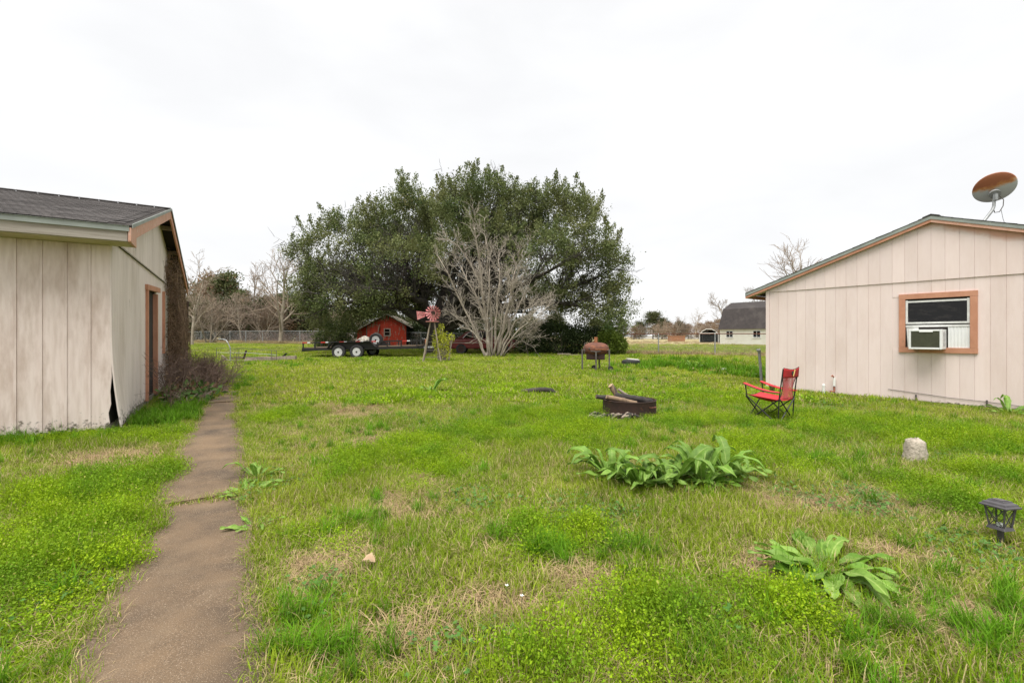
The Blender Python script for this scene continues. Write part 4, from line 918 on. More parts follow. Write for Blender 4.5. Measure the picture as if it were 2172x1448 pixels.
row(((415, 57, 'cedar', .95), (450, 60, 'rusty', .95), (486, 56, 'cedar', .85), (520, 60, 'rusty', .95), (556, 57, 'cedar', .9), (600, 55, 'rusty', .9), (632, 57, 'cedar', 1.0), (665, 56, 'cedar', .9), (430, 95, 'cedar', 1.05), (400, 88, 'cedar', 1.0), (540, 90, 'cedar', 1.0), (575, 88, 'cedar', 1.05), (610, 92, 'cedar', 1.15), (645, 90, 'cedar', 1.15), (680, 96, 'cedar', 1.1), (720, 94, 'cedar', 1.1), (770, 100, 'cedar', 1.2), (520, 98, 'cedar', 1.0), (490, 92, 'cedar', .9), (820, 100, 'cedar', 1.1), (880, 102, 'cedar', 1.1), (940, 100, 'cedar', 1.1), (1000, 104, 'cedar', 1.1), (1060, 100, 'cedar', 1.0), (1120, 102, 'cedar', 1.0), (1180, 104, 'cedar', 1.0)), LEAFY, 'bushy_tree', 'dull bushy tree far behind the fence, %s counted from the shed', 'far dull evergreens')
# right tree line
GR = 'trees across the far right pasture'
put(LEAFY['pine2'], 'pine_tree', 'light green rounded pine at the left end of the right tree line', 1385, 135, .72, 0, GR, 1.35)
put(BARE[0], 'bare_tree', 'single leafless tree above the arched carport', 1474, 120, .78, 1, GR)
put(BARE[1], 'bare_tree', 'broad leafless tree rising behind the white barn roof', 1566, 75, 1.08, 2, GR, 1.15)
put(BARE[5], 'bare_tree', 'leafless tree crown showing over the house roof slope', 1690, 60, 1.38, 1.2, GR)
put(BARE[2], 'bare_tree', 'lower leafless tree between barn roof and house eave', 1640, 80, 1.0, 3.0, GR)
row(((1345, 128, 'rusty', .62), (1420, 130, 'rusty', .78), (1440, 132, 'cedar', .85), (1356, 138, 'cedar', .85), (1405, 140, 'cedar', 1.0), (1460, 140, 'rusty', .8), (1485, 138, 'rusty', .85), (1505, 136, 'rusty', .95), (1525, 140, 'rusty', .95), (1545, 140, 'rusty', .9), (1320, 135, 'cedar', .9), (1290, 135, 'cedar', .9), (1260, 130, 'cedar', .9), (1600, 140, 'rusty', .9)), LEAFY, 'far_tree', 'small leafy tree across the right pasture, %s counted from the oak', 'small trees in the right tree line')
row(((1360, 125, 2, .72), (1430, 124, 1, .7), (1450, 130, 4, .9), (1500, 122, 2, .7), (1515, 120, 3, .68), (1400, 120, 4, .8), (1545, 100, 2, .85)), BARE, 'bare_tree', 'leafless brown tree across the right pasture, %s counted from the oak', 'leafless trees in the right tree line')

# ------------------------------------------------------------------ shrubs
def shrub(name, label, loc, blobs, mat, n, leaf, stems=6, seed=1, group=None, wood='bark_far', cat='shrub', up=.3):
    rng = np.random.default_rng(seed); t = thing(name, label, cat, loc, 0, group); C, D, T = [], [], []
    tot = sum(b[3] * b[5] for b in blobs)
    for (x, y, z, rx, ry, rz2) in blobs:
        m = int(n * rx * rz2 / tot); d = rdir(rng, m); r = rng.uniform(.55, 1.0, (m, 1)) ** .6
        cl = rdir(rng, 26) * .85; j = rng.integers(0, 26, m)
        q = np.where(rng.random((m, 1)) < .7, cl[j] + rng.normal(0, .16, (m, 3)), d * r)
        C.append(np.array([x, y, z]) + q * [rx, ry, rz2]); D.append(d + [0, 0, up]); T.append(np.clip(rng.normal(.5, .26, m), 0, 1))
    C, D, T = np.concatenate(C), np.concatenate(D), np.concatenate(T); k = C[:, 2] > .03; C, D, T = C[k], D[k], T[k]; m = len(C)
    V, F = cards(C, D, rdir(rng, m) + [0, 0, .5], rng.uniform(.7, 1.3, m) * leaf, rng.uniform(.22, .38, m) * leaf); np_mesh('foliage', V, F, mat, t, T)
    g = G()
    for (x, y, z, rx, ry, rz2) in blobs:
        for k in range(stems):
            a = rng.uniform(0, 6.28); e = (x + rx * .6 * math.cos(a), y + ry * .6 * math.sin(a), max(z + rz2 * rng.uniform(-.1, .6), .2)); g.tube([(x * .7, y * .7, -.1), ((x * .7 + e[0]) / 2, (y * .7 + e[1]) / 2, e[2] * .55), e], [.03, .02, .008], 5)
    g.build('stems', M[wood], t); return t
YH = 26.5
shrub('dark_hedge', 'very dark dense evergreen hedge under the right side of the oak', gpos(1190, YH), [(-1.5, .6, .55, 1.2, 1.0, .85), (0, .4, .75, 1.4, 1.1, 1.05), (1.2, .3, .7, 1.1, 1.0, 1.0), (2.2, 0, .7, 1.0, .9, .95), (-.5, 1.4, .9, 1.6, 1.2, 1.2)], M['hedge_leaf'], 26000, .10, 6, 51)
shrub('green_shrub', 'brighter yellow-green feathery shrub at the right end of dark hedge', gpos(1297, 25.6), [(0, 0, .62, .62, .7, .82), (.35, -.2, .5, .45, .5, .62), (-.2, .3, .9, .5, .6, .8)], M['hedge_bright'], 9000, .10, 6, 52, up=.9)
shrub('young_green_shrub', 'yellow-green bush glimpsed behind myrtle under the oak', gpos(1105, 31), [(0, 0, .8, 1.6, 1.0, .7), (2.0, .5, 1.2, 1.4, 1.0, .8), (-2.5, 1, .8, 1.5, 1, .7)], M['hedge_bright'], 6000, .14, 5, 53)
shrub('leafy_bush', 'drooping green bush left of the red shed', gpos(712, 33), [(0, 0, .8, .9, .9, .9), (.9, -.3, 1.2, .7, .8, .9), (-.9, .2, .7, .8, .8, .7)], M['oak_leaf'], 9000, .12, 6, 54)
shrub('understory_bush', 'shadowed leafy bush right of the red shed behind the oak trunk', gpos(880, 38), [(0, 0, .9, 1.4, 1, 1.0), (2.2, 0, .9, 1.6, 1, 1.0), (4.5, 0, .8, 1.6, 1, .9)], M['hedge_leaf'], 9000, .16, 5, 55)
shrub('sapling_shrub', 'yellow-green leafy sapling growing through the windmill tower', gpos(935, 20.1), [(0, 0, .72, .36, .3, .45), (.25, .05, .95, .26, .22, .36), (-.15, 0, 1.1, .22, .2, .35), (.02, .05, 1.42, .12, .12, .26), (.48, 0, 1.1, .14, .14, .16), (.1, 0, .45, .34, .3, .28)], M['ygreen'], 1500, .075, 4, 56, wood='bark_pale')
shrub('background_bush', 'tall dark greenery filling the gap behind the red shed and oak trunk', gpos(905, 45), [(-3.0, 0, 1.3, 2.0, 1.2, 1.5), (0, 0, 1.6, 2.2, 1.2, 1.9), (3.2, 0, 1.6, 2.2, 1.2, 1.9), (6.5, 0, 1.4, 2.2, 1.2, 1.7), (9.5, 0, 1.2, 2.0, 1.2, 1.4)], M['cedar'], 22000, .22, 5, 57)
# thicket along the left fence: nobody could count it
rng = np.random.default_rng(61); P, D = [], []
for k in range(420):
    t = rng.uniform(8, 58); q = FA + fd * t
    if t < 17: continue
    q = q + Vector((0, rng.uniform(.3, 5.0), 0)); P.append((q.x, q.y, H(q.x, q.y))); D.append((rng.normal(0, .5), rng.normal(0, .5), 1))
P = np.array(P); N_ = len(P); sh = sst(-2, -8, P[:, 0]); lv = grow(rng, P, D, rng.uniform(.35, 1.3, N_) * (.35 + .65 * sh), np.full(N_, .018), [dict(n=4, w=.2, up=.02, tp=.6, c=6, t0=.2, a=(20, 60), lr=.6, rr=.7, rmin=.011), dict(n=3, w=.2, up=0, tp=.7, c=4, t0=.2, a=(20, 60), lr=.6, rr=.8, rmin=.009), dict(n=2, w=.2, up=0, tp=.7)])
A, B, r0, r1 = segs(lv); o = np_mesh('thicket', *frustums(A, B, r0, r1, 3), M['twig_bush']); tag(o, 'low tangle of dead brambles along the left fence', 'thicket', kind='stuff')

# dead twiggy bush and vines by the shed
def local2w(x, y, z): q = SHED + U * x + GD * y; return Vector((q.x, q.y, z))
b0 = local2w(.75, 3.9, 0); b0.z = H(b0.x, b0.y)
bush = thing('dead_bush', 'tangled leafless brown bush against the far half of the shed wall', 'bush', b0); rng = np.random.default_rng(62)
N_ = 70; P = np.zeros((N_, 3)); P[:, :2] = rng.normal(0, .22, (N_, 2)) + np.outer(rng.uniform(-.3, 2.4, N_), [GD.x, GD.y]); D = np.stack([rng.normal(.12, .40, N_), rng.normal(.15, .45, N_), np.full(N_, .9)], 1)
lv = grow(rng, P, D, rng.uniform(.45, .95, N_), rng.uniform(.008, .016, N_), [dict(n=6, w=.16, up=.0, tp=.5, c=9, t0=.2, a=(15, 55), lr=.55, rr=.6, rmin=.0045), dict(n=4, w=.2, up=.0, tp=.6, c=6, t0=.15, a=(20, 60), lr=.6, rr=.7, rmin=.0032), dict(n=3, w=.22, up=.0, tp=.7)])
A, B, r0, r1 = segs(lv); np_mesh('twigs', *frustums(A, B, r0, r1, 3), M['twig_bush'], bush)
vine = thing('dead_vine', 'mass of brown dead vine climbing the shed gable to the roof', 'vine', SHED, UA); rng = np.random.default_rng(63)
N_ = 1150; y = rng.uniform(5.75, 8.45, N_); zmax = Z_R - slope * np.abs(y - RY) - .15; z = rng.random(N_) ** .8 * zmax
thick = .05 + .14 * np.clip((y - 5.7) / .8, 0, 1); P = np.stack([rng.random(N_) * thick + .04, y, z], 1); D = np.stack([rng.normal(.1, .35, N_), rng.normal(0, .6, N_), rng.normal(-.1, .9, N_)], 1)
lv = grow(rng, P, D, rng.uniform(.3, .9, N_), rng.uniform(.003, .007, N_), [dict(n=6, w=.35, up=-.06, tp=.7, c=3, t0=.3, a=(20, 70), lr=.5, rr=.8, rmin=.0025), dict(n=3, w=.35, up=-.05, tp=.7)])
for pts, rad in lv:
    pts[..., 0] = np.clip(pts[..., 0], .03, .24 + .12 * sst(2.4, 1.2, pts[..., 2])); zc = Z_R - slope * np.abs(pts[..., 1] - RY) - .12; pts[..., 2] = np.clip(np.minimum(pts[..., 2], np.where(pts[..., 0] < .5, zc, 9)), .02, None)
A, B, r0, r1 = segs(lv); np_mesh('strands', *frustums(A, B, r0, r1, 3), M['vine'], vine)
g = G()
for k in range(9):
    yy = 6.0 + .28 * k; g.tube([(.05, yy, -.1), (.08, yy + .05, .7), (.06, yy - .08, 1.5), (.08, yy + .06, 2.3)], [.03, .026, .02, .012], 6)
g.build('stems', M['vine'], vine)
m = 5000; y = rng.uniform(5.75, 8.5, m); zc = Z_R - slope * np.abs(y - RY) - .18; z = rng.random(m) ** .7 * zc; C = np.stack([rng.random(m) * (.05 + .16 * np.clip((y - 5.7) / .8, 0, 1)) + .04, y, z], 1)
V, F = cards(C, rdir(rng, m) - [0, 0, .4], rdir(rng, m), rng.uniform(.03, .07, m), rng.uniform(.008, .016, m)); np_mesh('dead_leaves', V, F, M['vine_leaf'], vine)
q = local2w(.55, 1.75, 0); q.z = H(q.x, q.y)
tw = thing('bare_sapling', 'thin dead weed stalks with seed heads before the peeling shed boards', 'weed', q); rng = np.random.default_rng(64)
N_ = 11; P = np.zeros((N_, 3)); P[:, :2] = rng.normal(0, .16, (N_, 2)); D = np.stack([rng.normal(0, .3, N_), rng.normal(0, .3, N_), np.ones(N_)], 1)
lv = grow(rng, P, D, rng.uniform(.5, 1.15, N_), np.full(N_, .005), [dict(n=6, w=.1, up=.0, tp=.5, c=6, t0=.25, a=(20, 60), lr=.45, rr=.7, rmin=.003), dict(n=3, w=.15, up=.0, tp=.7, c=3, t0=.4, a=(20, 50), lr=.5, rr=.8, rmin=.0022), dict(n=2, w=.1, up=0, tp=.8)])
A, B, r0, r1 = segs(lv); np_mesh('stalks', *frustums(A, B, r0, r1, 3), M['twig_bush'], tw)
ends = lv[1][0][:, -1]; m = len(ends); C = np.repeat(ends, 3, 0) + rng.normal(0, .012, (m * 3, 3)); V, F = cards(C, rdir(rng, m * 3), rdir(rng, m * 3), rng.uniform(.02, .04, m * 3), rng.uniform(.006, .012, m * 3)); np_mesh('seed_heads', V, F, M['vine_leaf'], tw)
q = local2w(.62, 3.05, 0); q.z = H(q.x, q.y)
shrub('laurel_shrub', 'low broad-leaved dark green shrub at the shed door foot', q, [(0, 0, .16, .42, .42, .2), (-.2, .5, .2, .3, .4, .22), (.12, .35, .14, .36, .3, .2)], M['laurel'], 420, .13, 7, 65, up=-.1)

# ------------------------------------------------------------------ tandem trailer
TY = 22.5; tx = px(741, TY); tz = H(tx, TY + .8)
trailer = thing('utility_trailer', 'black tandem axle utility trailer with red and white rail tape', 'trailer', (tx, TY, tz)); trailer.rotation_euler = (0, math.radians(-1.1), math.radians(-1.5))
XL, XR, WD = -2.33, 3.40, 2.05
f = G(); 
for y in (0, WD): f.bb(XL, XR, y - .03, y + .03, .40, .52)
for x in np.arange(XL + .03, XR, .6): f.bb(x, x + .05, .03, WD - .03, .41, .47)
f.bb(XL - .03, XL + .03, -.03, WD + .03, .36, .53); f.bb(XR - .03, XR + .03, .03, WD - .03, .40, .52)
f.build('frame', M['black_paint'], trailer)
f = G()
for y in (0, WD): f.bar((XR, WD / 2 + (y - WD / 2) * .9, .45), (XR + 1.15, WD / 2 + (y - WD / 2) * .05, .45), .07, .11)
f.bb(XR + 1.05, XR + 1.35, WD / 2 - .06, WD / 2 + .06, .42, .52); f.build('tongue', M['black_paint'], trailer)
for i in range(7):
    y0 = .05 + i * (WD - .1) / 7; G().bb(XL + .05, XR - .05, y0, y0 + (WD - .1) / 7 - .012, .5205, .555).build('deck_plank', M['wood_deck'], trailer)
for y in (0, WD):
    rl = G().bb(XL, XR, y - .03, y + .03, .765, .825).build('top_rail', M['black_paint'], trailer)
    for x in (XL + .03, XL + .62, XL + 1.3, 1.42, 1.9, 2.6, XR - .03): G().bb(x - .025, x + .025, y - .024, y + .024, .521, .764).build('rail_post', M['black_paint'], trailer)
    if y == 0:
        for x in (XL + .02, XL + .93, XL + 1.85, XL + 2.68, XL + 3.45, XL + 4.42 + .57):
            G().bb(x, x + .23, -.036, -.0305, .772, .818).build('red_tape', M['tape_red'], rl); G().bb(x + .235, x + .38, -.036, -.0305, .772, .818).build('white_tape', M['tape_white'], rl)
for y, s in ((-.02, -1), (WD + .02, 1)):
    P = [(-1.02, y, .50), (-.72, y, .80), (1.15, y, .80), (1.42, y, .50)]
    g = G(); 
    for a, b in zip(P[:-1], P[1:]): g.prism([a, b, (b[0], b[1], b[2] - .015), (a[0], a[1], a[2] - .015)], (0, s * .26, 0))
    g.prism([(-1.0, y, .42), (-.72, y, .78), (1.15, y, .78), (1.40, y, .42)], (0, -s * .008, 0)); g.build('fender', M['black_paint'], trailer)
def wheel_parts(parent, R, W, Mx, rim='white_rim', tread=True):
    prof = [(R * .60, -W / 2 * .8), (R * .72, -W / 2), (R * .93, -W / 2 * .92), (R, -W / 2 * .62), (R, W / 2 * .62), (R * .93, W / 2 * .92), (R * .72, W / 2), (R * .60, W / 2 * .8)]
    ty = G().lathe(prof, 32, Mx, close=True).build('tyre', M['rubber'], parent, smooth=True)
    rp = [(R * .60, -W / 2 * .78), (R * .58, -W / 2 * .86), (R * .53, -W / 2 * .60), (R * .40, -W / 2 * .42), (R * .2, -W / 2 * .55), (0, -W / 2 * .55)]
    rm = G().lathe(list(reversed(rp)), 32, Mx).build('rim', M[rim], parent, smooth=True)
    G().lathe([(R * .60, -W * .3), (R * .60, W * .36), (0, W * .3)], 24, Mx).build('rim_back', M[rim], parent)
    return ty, rm
def holes(rm, R, W, Mx, n=8):
    for k in range(n):
        a = 2 * math.pi * k / n; G().lathe([(0, 0), (R * .055, 0), (R * .055, .006), (0, .006)], 8, Mx @ Matrix.Translation((R * .43 * math.cos(a), R * .43 * math.sin(a), -W / 2 * .47 - .012))).build('slot', M['black_paint'], rm)
    G().lathe([(0, -.05), (R * .12, -.045), (R * .13, .0), (0, .0)], 12, Mx @ Matrix.Translation((0, 0, -W / 2 * .55))).build('hub_cap', M['black_paint'], rm)
RW = .335
AX = Matrix.Rotation(math.radians(-90), 4, 'X')          # lathe z -> +y, so local -z faces the camera
for x in (-.45, .45):
    for y, s in ((-.16, 1), (WD + .16, 1)):
        w = bpy.data.objects.new('wheel', None); col.objects.link(w); w.parent = trailer; w.location = (x, y, RW - .03)
        ty, rm = wheel_parts(w, RW, .2, AX); holes(rm, RW, .2, AX)
    G().tube([(x, -.1, RW), (x, WD + .1, RW)], .035, 8).build('axle', M['black_paint'], trailer)
g = G().tube([(XR + .27, WD / 2 - .35, .10), (XR + .27, WD / 2 - .35, .62)], .03, 8); g.build('jack', M['steel_dark'], trailer)
jt = G().tube([(XR + .27, WD / 2 - .35, .62), (XR + .27, WD / 2 - .35, .86)], .04, 8).build('jack_tube', M['rust_orange'], trailer)
G().tube([(XR + .27, WD / 2 - .35, .87), (XR + .10, WD / 2 - .36, .89), (XR + .08, WD / 2 - .36, .95)], .01, 6).build('crank', M['steel'], jt)
def text_mesh(body, size, ext, m, parent, loc, rot, name='lettering'):
    c = bpy.data.curves.new(name, 'FONT'); c.body = body; c.size = size; c.extrude = ext; c.align_x = 'LEFT'
    o = bpy.data.objects.new('t', c); col.objects.link(o); dg = bpy.context.evaluated_depsgraph_get(); me = bpy.data.meshes.new_from_object(o.evaluated_get(dg)); bpy.data.objects.remove(o)
    me.name = name; me.materials.clear(); me.materials.append(m); r = bpy.data.objects.new(name, me); col.objects.link(r); r.parent = parent; r.location = loc; r.rotation_euler = rot; return r
G().bar((XR + .03, .13, .45), (XR + .78, .62, .45), .02, .12).build('name_board', M['black_paint'], trailer)
text_mesh('RANCH KING', .125, .002, M['tape_white'], trailer, (XR + .04, .115, .415), (math.radians(90), 0, math.radians(33)))
# spare wheel and camouflage bundle ride on the trailer: things of their own
def tp(x, y, z): return Matrix.Translation(trailer.location) @ trailer.rotation_euler.to_matrix().to_4x4() @ Vector((x, y, z))
sp = thing('spare_wheel', 'spare wheel with white rim standing upright on the trailer deck', 'wheel', tp(1.24, .34, .545)); sp.rotation_euler = trailer.rotation_euler
w = Matrix.Translation((0, 0, .335)) @ Matrix.Rotation(math.radians(-82), 4, 'X'); ty, rm = wheel_parts(sp, .335, .2, w); holes(rm, .335, .2, w, 6)
cb = thing('cloth_bundle', 'crumpled camouflage cloth heaped on the trailer deck beside spare wheel', 'bundle', tp(.55, .62, .556))
rng = np.random.default_rng(70); g = G(); nu, nv = 18, 9; V = []
for j in range(nv + 1):
    for i in range(nu):
        a = 2 * math.pi * i / nu; ph = math.pi / 2 * j / nv; r_ = math.cos(ph); bu = 1 + .14 * math.sin(3 * a + j) + .1 * rng.normal()
        V.append((.40 * r_ * math.cos(a) * bu, .36 * r_ * math.sin(a) * bu, .50 * math.sin(ph) * (1 + .06 * rng.normal())))
F = [(j * nu + i, j * nu + (i + 1) % nu, (j + 1) * nu + (i + 1) % nu, (j + 1) * nu + i) for j in range(nv) for i in range(nu)] + [tuple(reversed(range(nu)))]
g.add(V, F); g.build('cloth', M['camo'], cb, smooth='all')
G().tube([(-.46, -.1, .03), (-.40, -.14, .16), (-.22, -.16, .30), (-.02, -.12, .34)], [.05, .075, .06, .02], 8).build('strap_roll', M['rubber'], cb, smooth='all')

# ------------------------------------------------------------------ ornamental windmill
WY = 20.0; wx = px(917, WY); wz = H(wx, WY)
wm = thing('windmill', 'faded pink ornamental windmill on a timber tower beside the trailer', 'windmill', (wx, WY, wz), math.radians(4))
topz = pz(683, WY) - wz
for i, (sx, sy) in enumerate(((-1, -1), (1, -1), (1, 1), (-1, 1))):
    G().tube([(sx * .40, sy * .26, -.05), (sx * .085, sy * .07, topz)], .026, 6).build('leg', M['old_timber'], wm)
for k, t in enumerate((.12, .3, .5, .68)):
    z = topz * t; a = .40 - (.315) * t; b = .26 - .19 * t
    for (p, q) in (((-a, -b), (a, -b)), ((a, -b), (a, b)), ((a, b), (-a, b)), ((-a, b), (-a, -b))): G().tube([(p[0], p[1], z), (q[0], q[1], z)], .007, 5).build('brace', M['steel_dark'], wm)
pf = G().lathe([(0, 0), (.26, 0), (.30, .02), (.29, .035), (0, .03)], 12, Matrix.Translation((0, 0, topz))).build('platform', M['pink_vane'], wm)
hubz = pz(664, WY) - wz
for sx in (-.07, .0, .07): G().tube([(sx, 0, topz + .03), (sx * .7, 0, hubz - .02)], .022, 6).build('post', M['old_timber'], wm)
fan = bpy.data.objects.new('fan', None); col.objects.link(fan); fan.parent = wm; fan.location = (.05, -.16, hubz); fan.rotation_euler = (math.radians(90), 0, math.radians(14))
for k in range(16):
    a = 2 * math.pi * k / 16; R3 = Matrix.Rotation(a, 3, 'Z') @ Matrix.Rotation(math.radians(38), 3, 'X')
    P = [(.115, -.014, 0), (.335, -.040, 0), (.335, .040, 0), (.115, .014, 0)]; G().prism([R3 @ Vector(p) for p in P], R3 @ Vector((0, 0, .006))).build('blade', M['pink_vane'], fan)
G().lathe([(.10, -.008), (.122, -.008), (.122, .008), (.10, .008)], 24, close=True).build('ring', M['pink_vane'], fan); G().lathe([(.255, -.006), (.268, -.006), (.268, .006), (.255, .006)], 32, close=True).build('ring', M['pink_vane'], fan)
G().lathe([(0, -.05), (.045, -.045), (.05, .05), (0, .06)], 12).build('hub', M['rust_dark'], fan)
for k in range(4):
    a = math.pi / 4 * k; G().bar((-.11 * math.cos(a), -.11 * math.sin(a), 0), (.11 * math.cos(a), .11 * math.sin(a), 0), .012, .008).build('spoke', M['rust_dark'], fan)
tl = bpy.data.objects.new('tail', None); col.objects.link(tl); tl.parent = wm; tl.location = (0, -.02, hubz)
G().bar((.02, 0, -.02), (-.36, -.02, -.03), .03, .05).build('arm', M['pink_vane'], tl)
G().prism([(-.32, -.02, .045), (-.68, -.03, .085), (-.645, -.03, -.30), (-.31, -.02, -.16)], (0, .008, 0)).build('vane', M['pink_vane'], tl)
rr = random.Random(3)
for row, (z0, x0, n) in enumerate(((.0, -.62, 6), (-.09, -.61, 6))):      # worn, unreadable lettering
    for k in range(n): G().bb(x0 + k * .045, x0 + k * .045 + rr.uniform(.012, .026), -.034, -.0305, z0 - rr.uniform(.01, .03), z0 + rr.uniform(.01, .03)).build('worn_mark', M['car_red'], tl)

# ------------------------------------------------------------------ red car under the oak
CYy = 27.5; c0 = gpos(948, CYy)
car = thing('old_car', 'old dark red car half hidden behind the crape myrtle', 'car', c0, 0.02)
side = [(0, .45), (.02, .70), (.25, .82), (.75, .92), (1.2, 1.36), (1.45, 1.43), (2.35, 1.43), (2.55, 1.38), (3.0, .98), (4.15, .90), (4.3, .75), (4.32, .42), (3.95, .33), (.3, .33)]
low = [(0, .45), (.02, .70), (.25, .86), (3.0, .95), (4.15, .88), (4.3, .75), (4.32, .42), (3.95, .33), (.3, .33)]
cbod = G().prism([(x, 0, z) for x, z in low], (0, 1.65, 0)).build('body', M['car_red'], car, bevel=.05)
G().prism([(x, .10, z) for x, z in ((.45, .87), (1.15, 1.34), (1.45, 1.43), (2.35, 1.43), (2.5, 1.39), (2.95, .95))], (0, 1.45, 0)).build('cabin', M['car_red'], car, bevel=.04)
w1 = G().prism([(x, .085, z) for x, z in ((.95, .97), (1.28, 1.27), (1.50, 1.33), (1.52, .97))], (0, .012, 0)).build('window', M['glass_dark'], car); w2 = G().prism([(x, .085, z) for x, z in ((1.58, .97), (1.58, 1.34), (2.3, 1.35), (2.42, 1.3), (2.62, .97))], (0, .012, 0)).build('window', M['glass_dark'], car)
G().tube([(.95, .082, .96), (1.28, .082, 1.285), (1.5, .082, 1.355), (2.3, .082, 1.37), (2.5, .082, 1.30)], .014, 5).build('chrome_trim', M['chrome'], car); G().bb(.1, 4.2, -.012, .002, .68, .70).build('chrome_strip', M['chrome'], car)
for x in (.85, 3.45):
    w = bpy.data.objects.new('wheel', None); col.objects.link(w); w.parent = car; w.location = (x, .04, .31); wheel_parts(w, .31, .19, AX, 'rust_dark')
    w = bpy.data.objects.new('wheel', None); col.objects.link(w); w.parent = car; w.location = (x, 1.6, .31); wheel_parts(w, .31, .19, AX, 'rust_dark')

# ------------------------------------------------------------------ propane tank smoker
GYy = 15.8; gc = gpos(1264, GYy); gz = .92 - gc[2]
gr = thing('smoker_grill', 'rusty brown barrel smoker grill on steel legs in mid lawn', 'grill', gc, math.radians(-14))
prof = [(.238 * max(0, 1 - abs(t_) ** 2.5) ** .42, .445 * t_) for t_ in (-1, -.985, -.94, -.87, -.77, -.62, -.42, -.2, 0, .2, .42, .62, .77, .87, .94, .985, 1)]
MX = Matrix.Translation((0, 0, gz)) @ Matrix.Rotation(math.radians(90), 4, 'Y'); tank = G().lathe(prof, 32, MX).build('tank', M['rust'], gr, smooth='all')
G().bb(-.02, .44, -.242, -.228, gz - .015, gz + .012).build('lid_lip', M['rust_orange'], tank)
G().tube([(0, 0, gz + .22), (0, 0, gz + .42)], .058, 14).build('chimney', M['rust_orange'], gr); G().box((-.09, 0, gz + .245), (.04, .04, .05)).build('chimney_bracket', M['rust'], gr)
G().tube([(-.30, -.2, gz + .19), (-.36, -.22, gz + .23), (-.38, -.25, gz + .1), (-.38, -.25, gz - .14)], .01, 6).build('handle', M['steel_dark'], gr)
G().tube([(-.22, -.215, gz + .03), (-.20, -.26, gz + .03)], .025, 8).build('valve', M['steel_dark'], gr)
fb = G().bb(-.32, .30, -.15, .15, gz - .36, gz - .16).build('firebox', M['rust_dark'], gr); G().bb(-.24, .24, -.158, -.151, gz - .34, gz - .22).build('ash_door', M['rust_dark'], fb)
for x, y in ((-.46, -.12), (.02, -.26), (.46, -.10), (.10, .24)):
    zt = gz + (.0 if abs(x) > .3 else -.06); G().bb(x - .025, x + .025, y - .025, y + .025, -.03 if x < .3 else .08, zt).build('leg', M['steel_dark'], gr)
G().bb(-.47, -.42, -.03, .01, gz - .05, gz - .01).build('cross_arm', M['steel_dark'], gr)
G().bar((-.46, -.12, gz - .02), (.02, -.26, gz - .08), .03, .03).build('cross_arm', M['steel_dark'], gr); G().bar((.02, -.26, gz - .08), (.46, -.10, gz - .02), .03, .03).build('cross_arm', M['steel_dark'], gr)
for x, y in ((.50, -.16), (-.08, .22)):
    w = bpy.data.objects.new('wheel', None); col.objects.link(w); w.parent = gr; w.location = (x, y, .10); w.rotation_euler = (0, 0, math.radians(35))
    G().lathe([(.075, -.02), (.10, -.022), (.105, 0), (.10, .022), (.075, .02)], 20, AX, close=True).build('tyre', M['rubber'], w); G().lathe([(0, -.01), (.076, -.012), (.076, .012), (0, .01)], 16, AX).build('rim', M['steel_dark'], w)
# discarded tyre on the lawn with a pale board on it
TYy = 18.0; q = gpos(1338, TYy)
ty = thing('scrap_tyre', 'black tyre lying flat on the lawn right of the smoker', 'tyre', (q[0], q[1], q[2] + .01))
G().lathe([(.20, .02), (.30, .0), (.345, .05), (.352, .11), (.345, .17), (.30, .22), (.20, .20), (.19, .11)], 36, close=True).build('tread', M['rubber'], ty, smooth=True)
for k in range(36):
    a = 2 * math.pi * k / 36; G().box((.351 * math.cos(a), .351 * math.sin(a), .11), (.012, .03, .12), Matrix.Rotation(a, 3, 'Z')).build('tread_block', M['rubber'], ty)
bd = thing('pale_board', 'white scrap board lying on top of the flat tyre', 'board', (q[0] + .08, q[1], q[2] + .23)); G().box((0, 0, .02), (.42, .36, .04), Matrix.Rotation(.08, 3, 'Y')).build('sheet', M['white_conc'], bd, bevel=.006)

# ------------------------------------------------------------------ fire ring, logs and sticks
fx, fy = 2.03, 7.88; fz = H(fx, fy)
ring = thing('fire_ring', 'dark rusty steel fire ring holding logs in the lawn', 'fire ring', (fx, fy, fz))
G().lathe([(.445, -.02), (.45, .1), (.447, .26), (.455, .275), (.443, .28), (.435, .262), (.437, .1), (.433, -.02)], 48, close=True).build('wall', M['rust_dark'], ring, smooth=True)
G().tube([(.24, -.375, .19), (.25, -.43, .19), (.36, -.34, .185), (.345, -.285, .185)], .009, 6).build('handle', M['rust'], ring)
rng = np.random.default_rng(80); nu = 24; V = [(0, 0, .14)]; 
for i in range(nu): a = 2 * math.pi * i / nu; V.append((.25 * math.cos(a), .25 * math.sin(a), .12 + rng.uniform(-.02, .02)))
for i in range(nu): a = 2 * math.pi * i / nu; V.append((.431 * math.cos(a), .431 * math.sin(a), .09 + rng.uniform(-.02, .02)))
F = [(0, 1 + i, 1 + (i + 1) % nu) for i in range(nu)] + [(1 + i, 1 + nu + i, 1 + nu + (i + 1) % nu, 1 + (i + 1) % nu) for i in range(nu)]; G().add(V, F).build('ash_bed', M['ash'], ring)
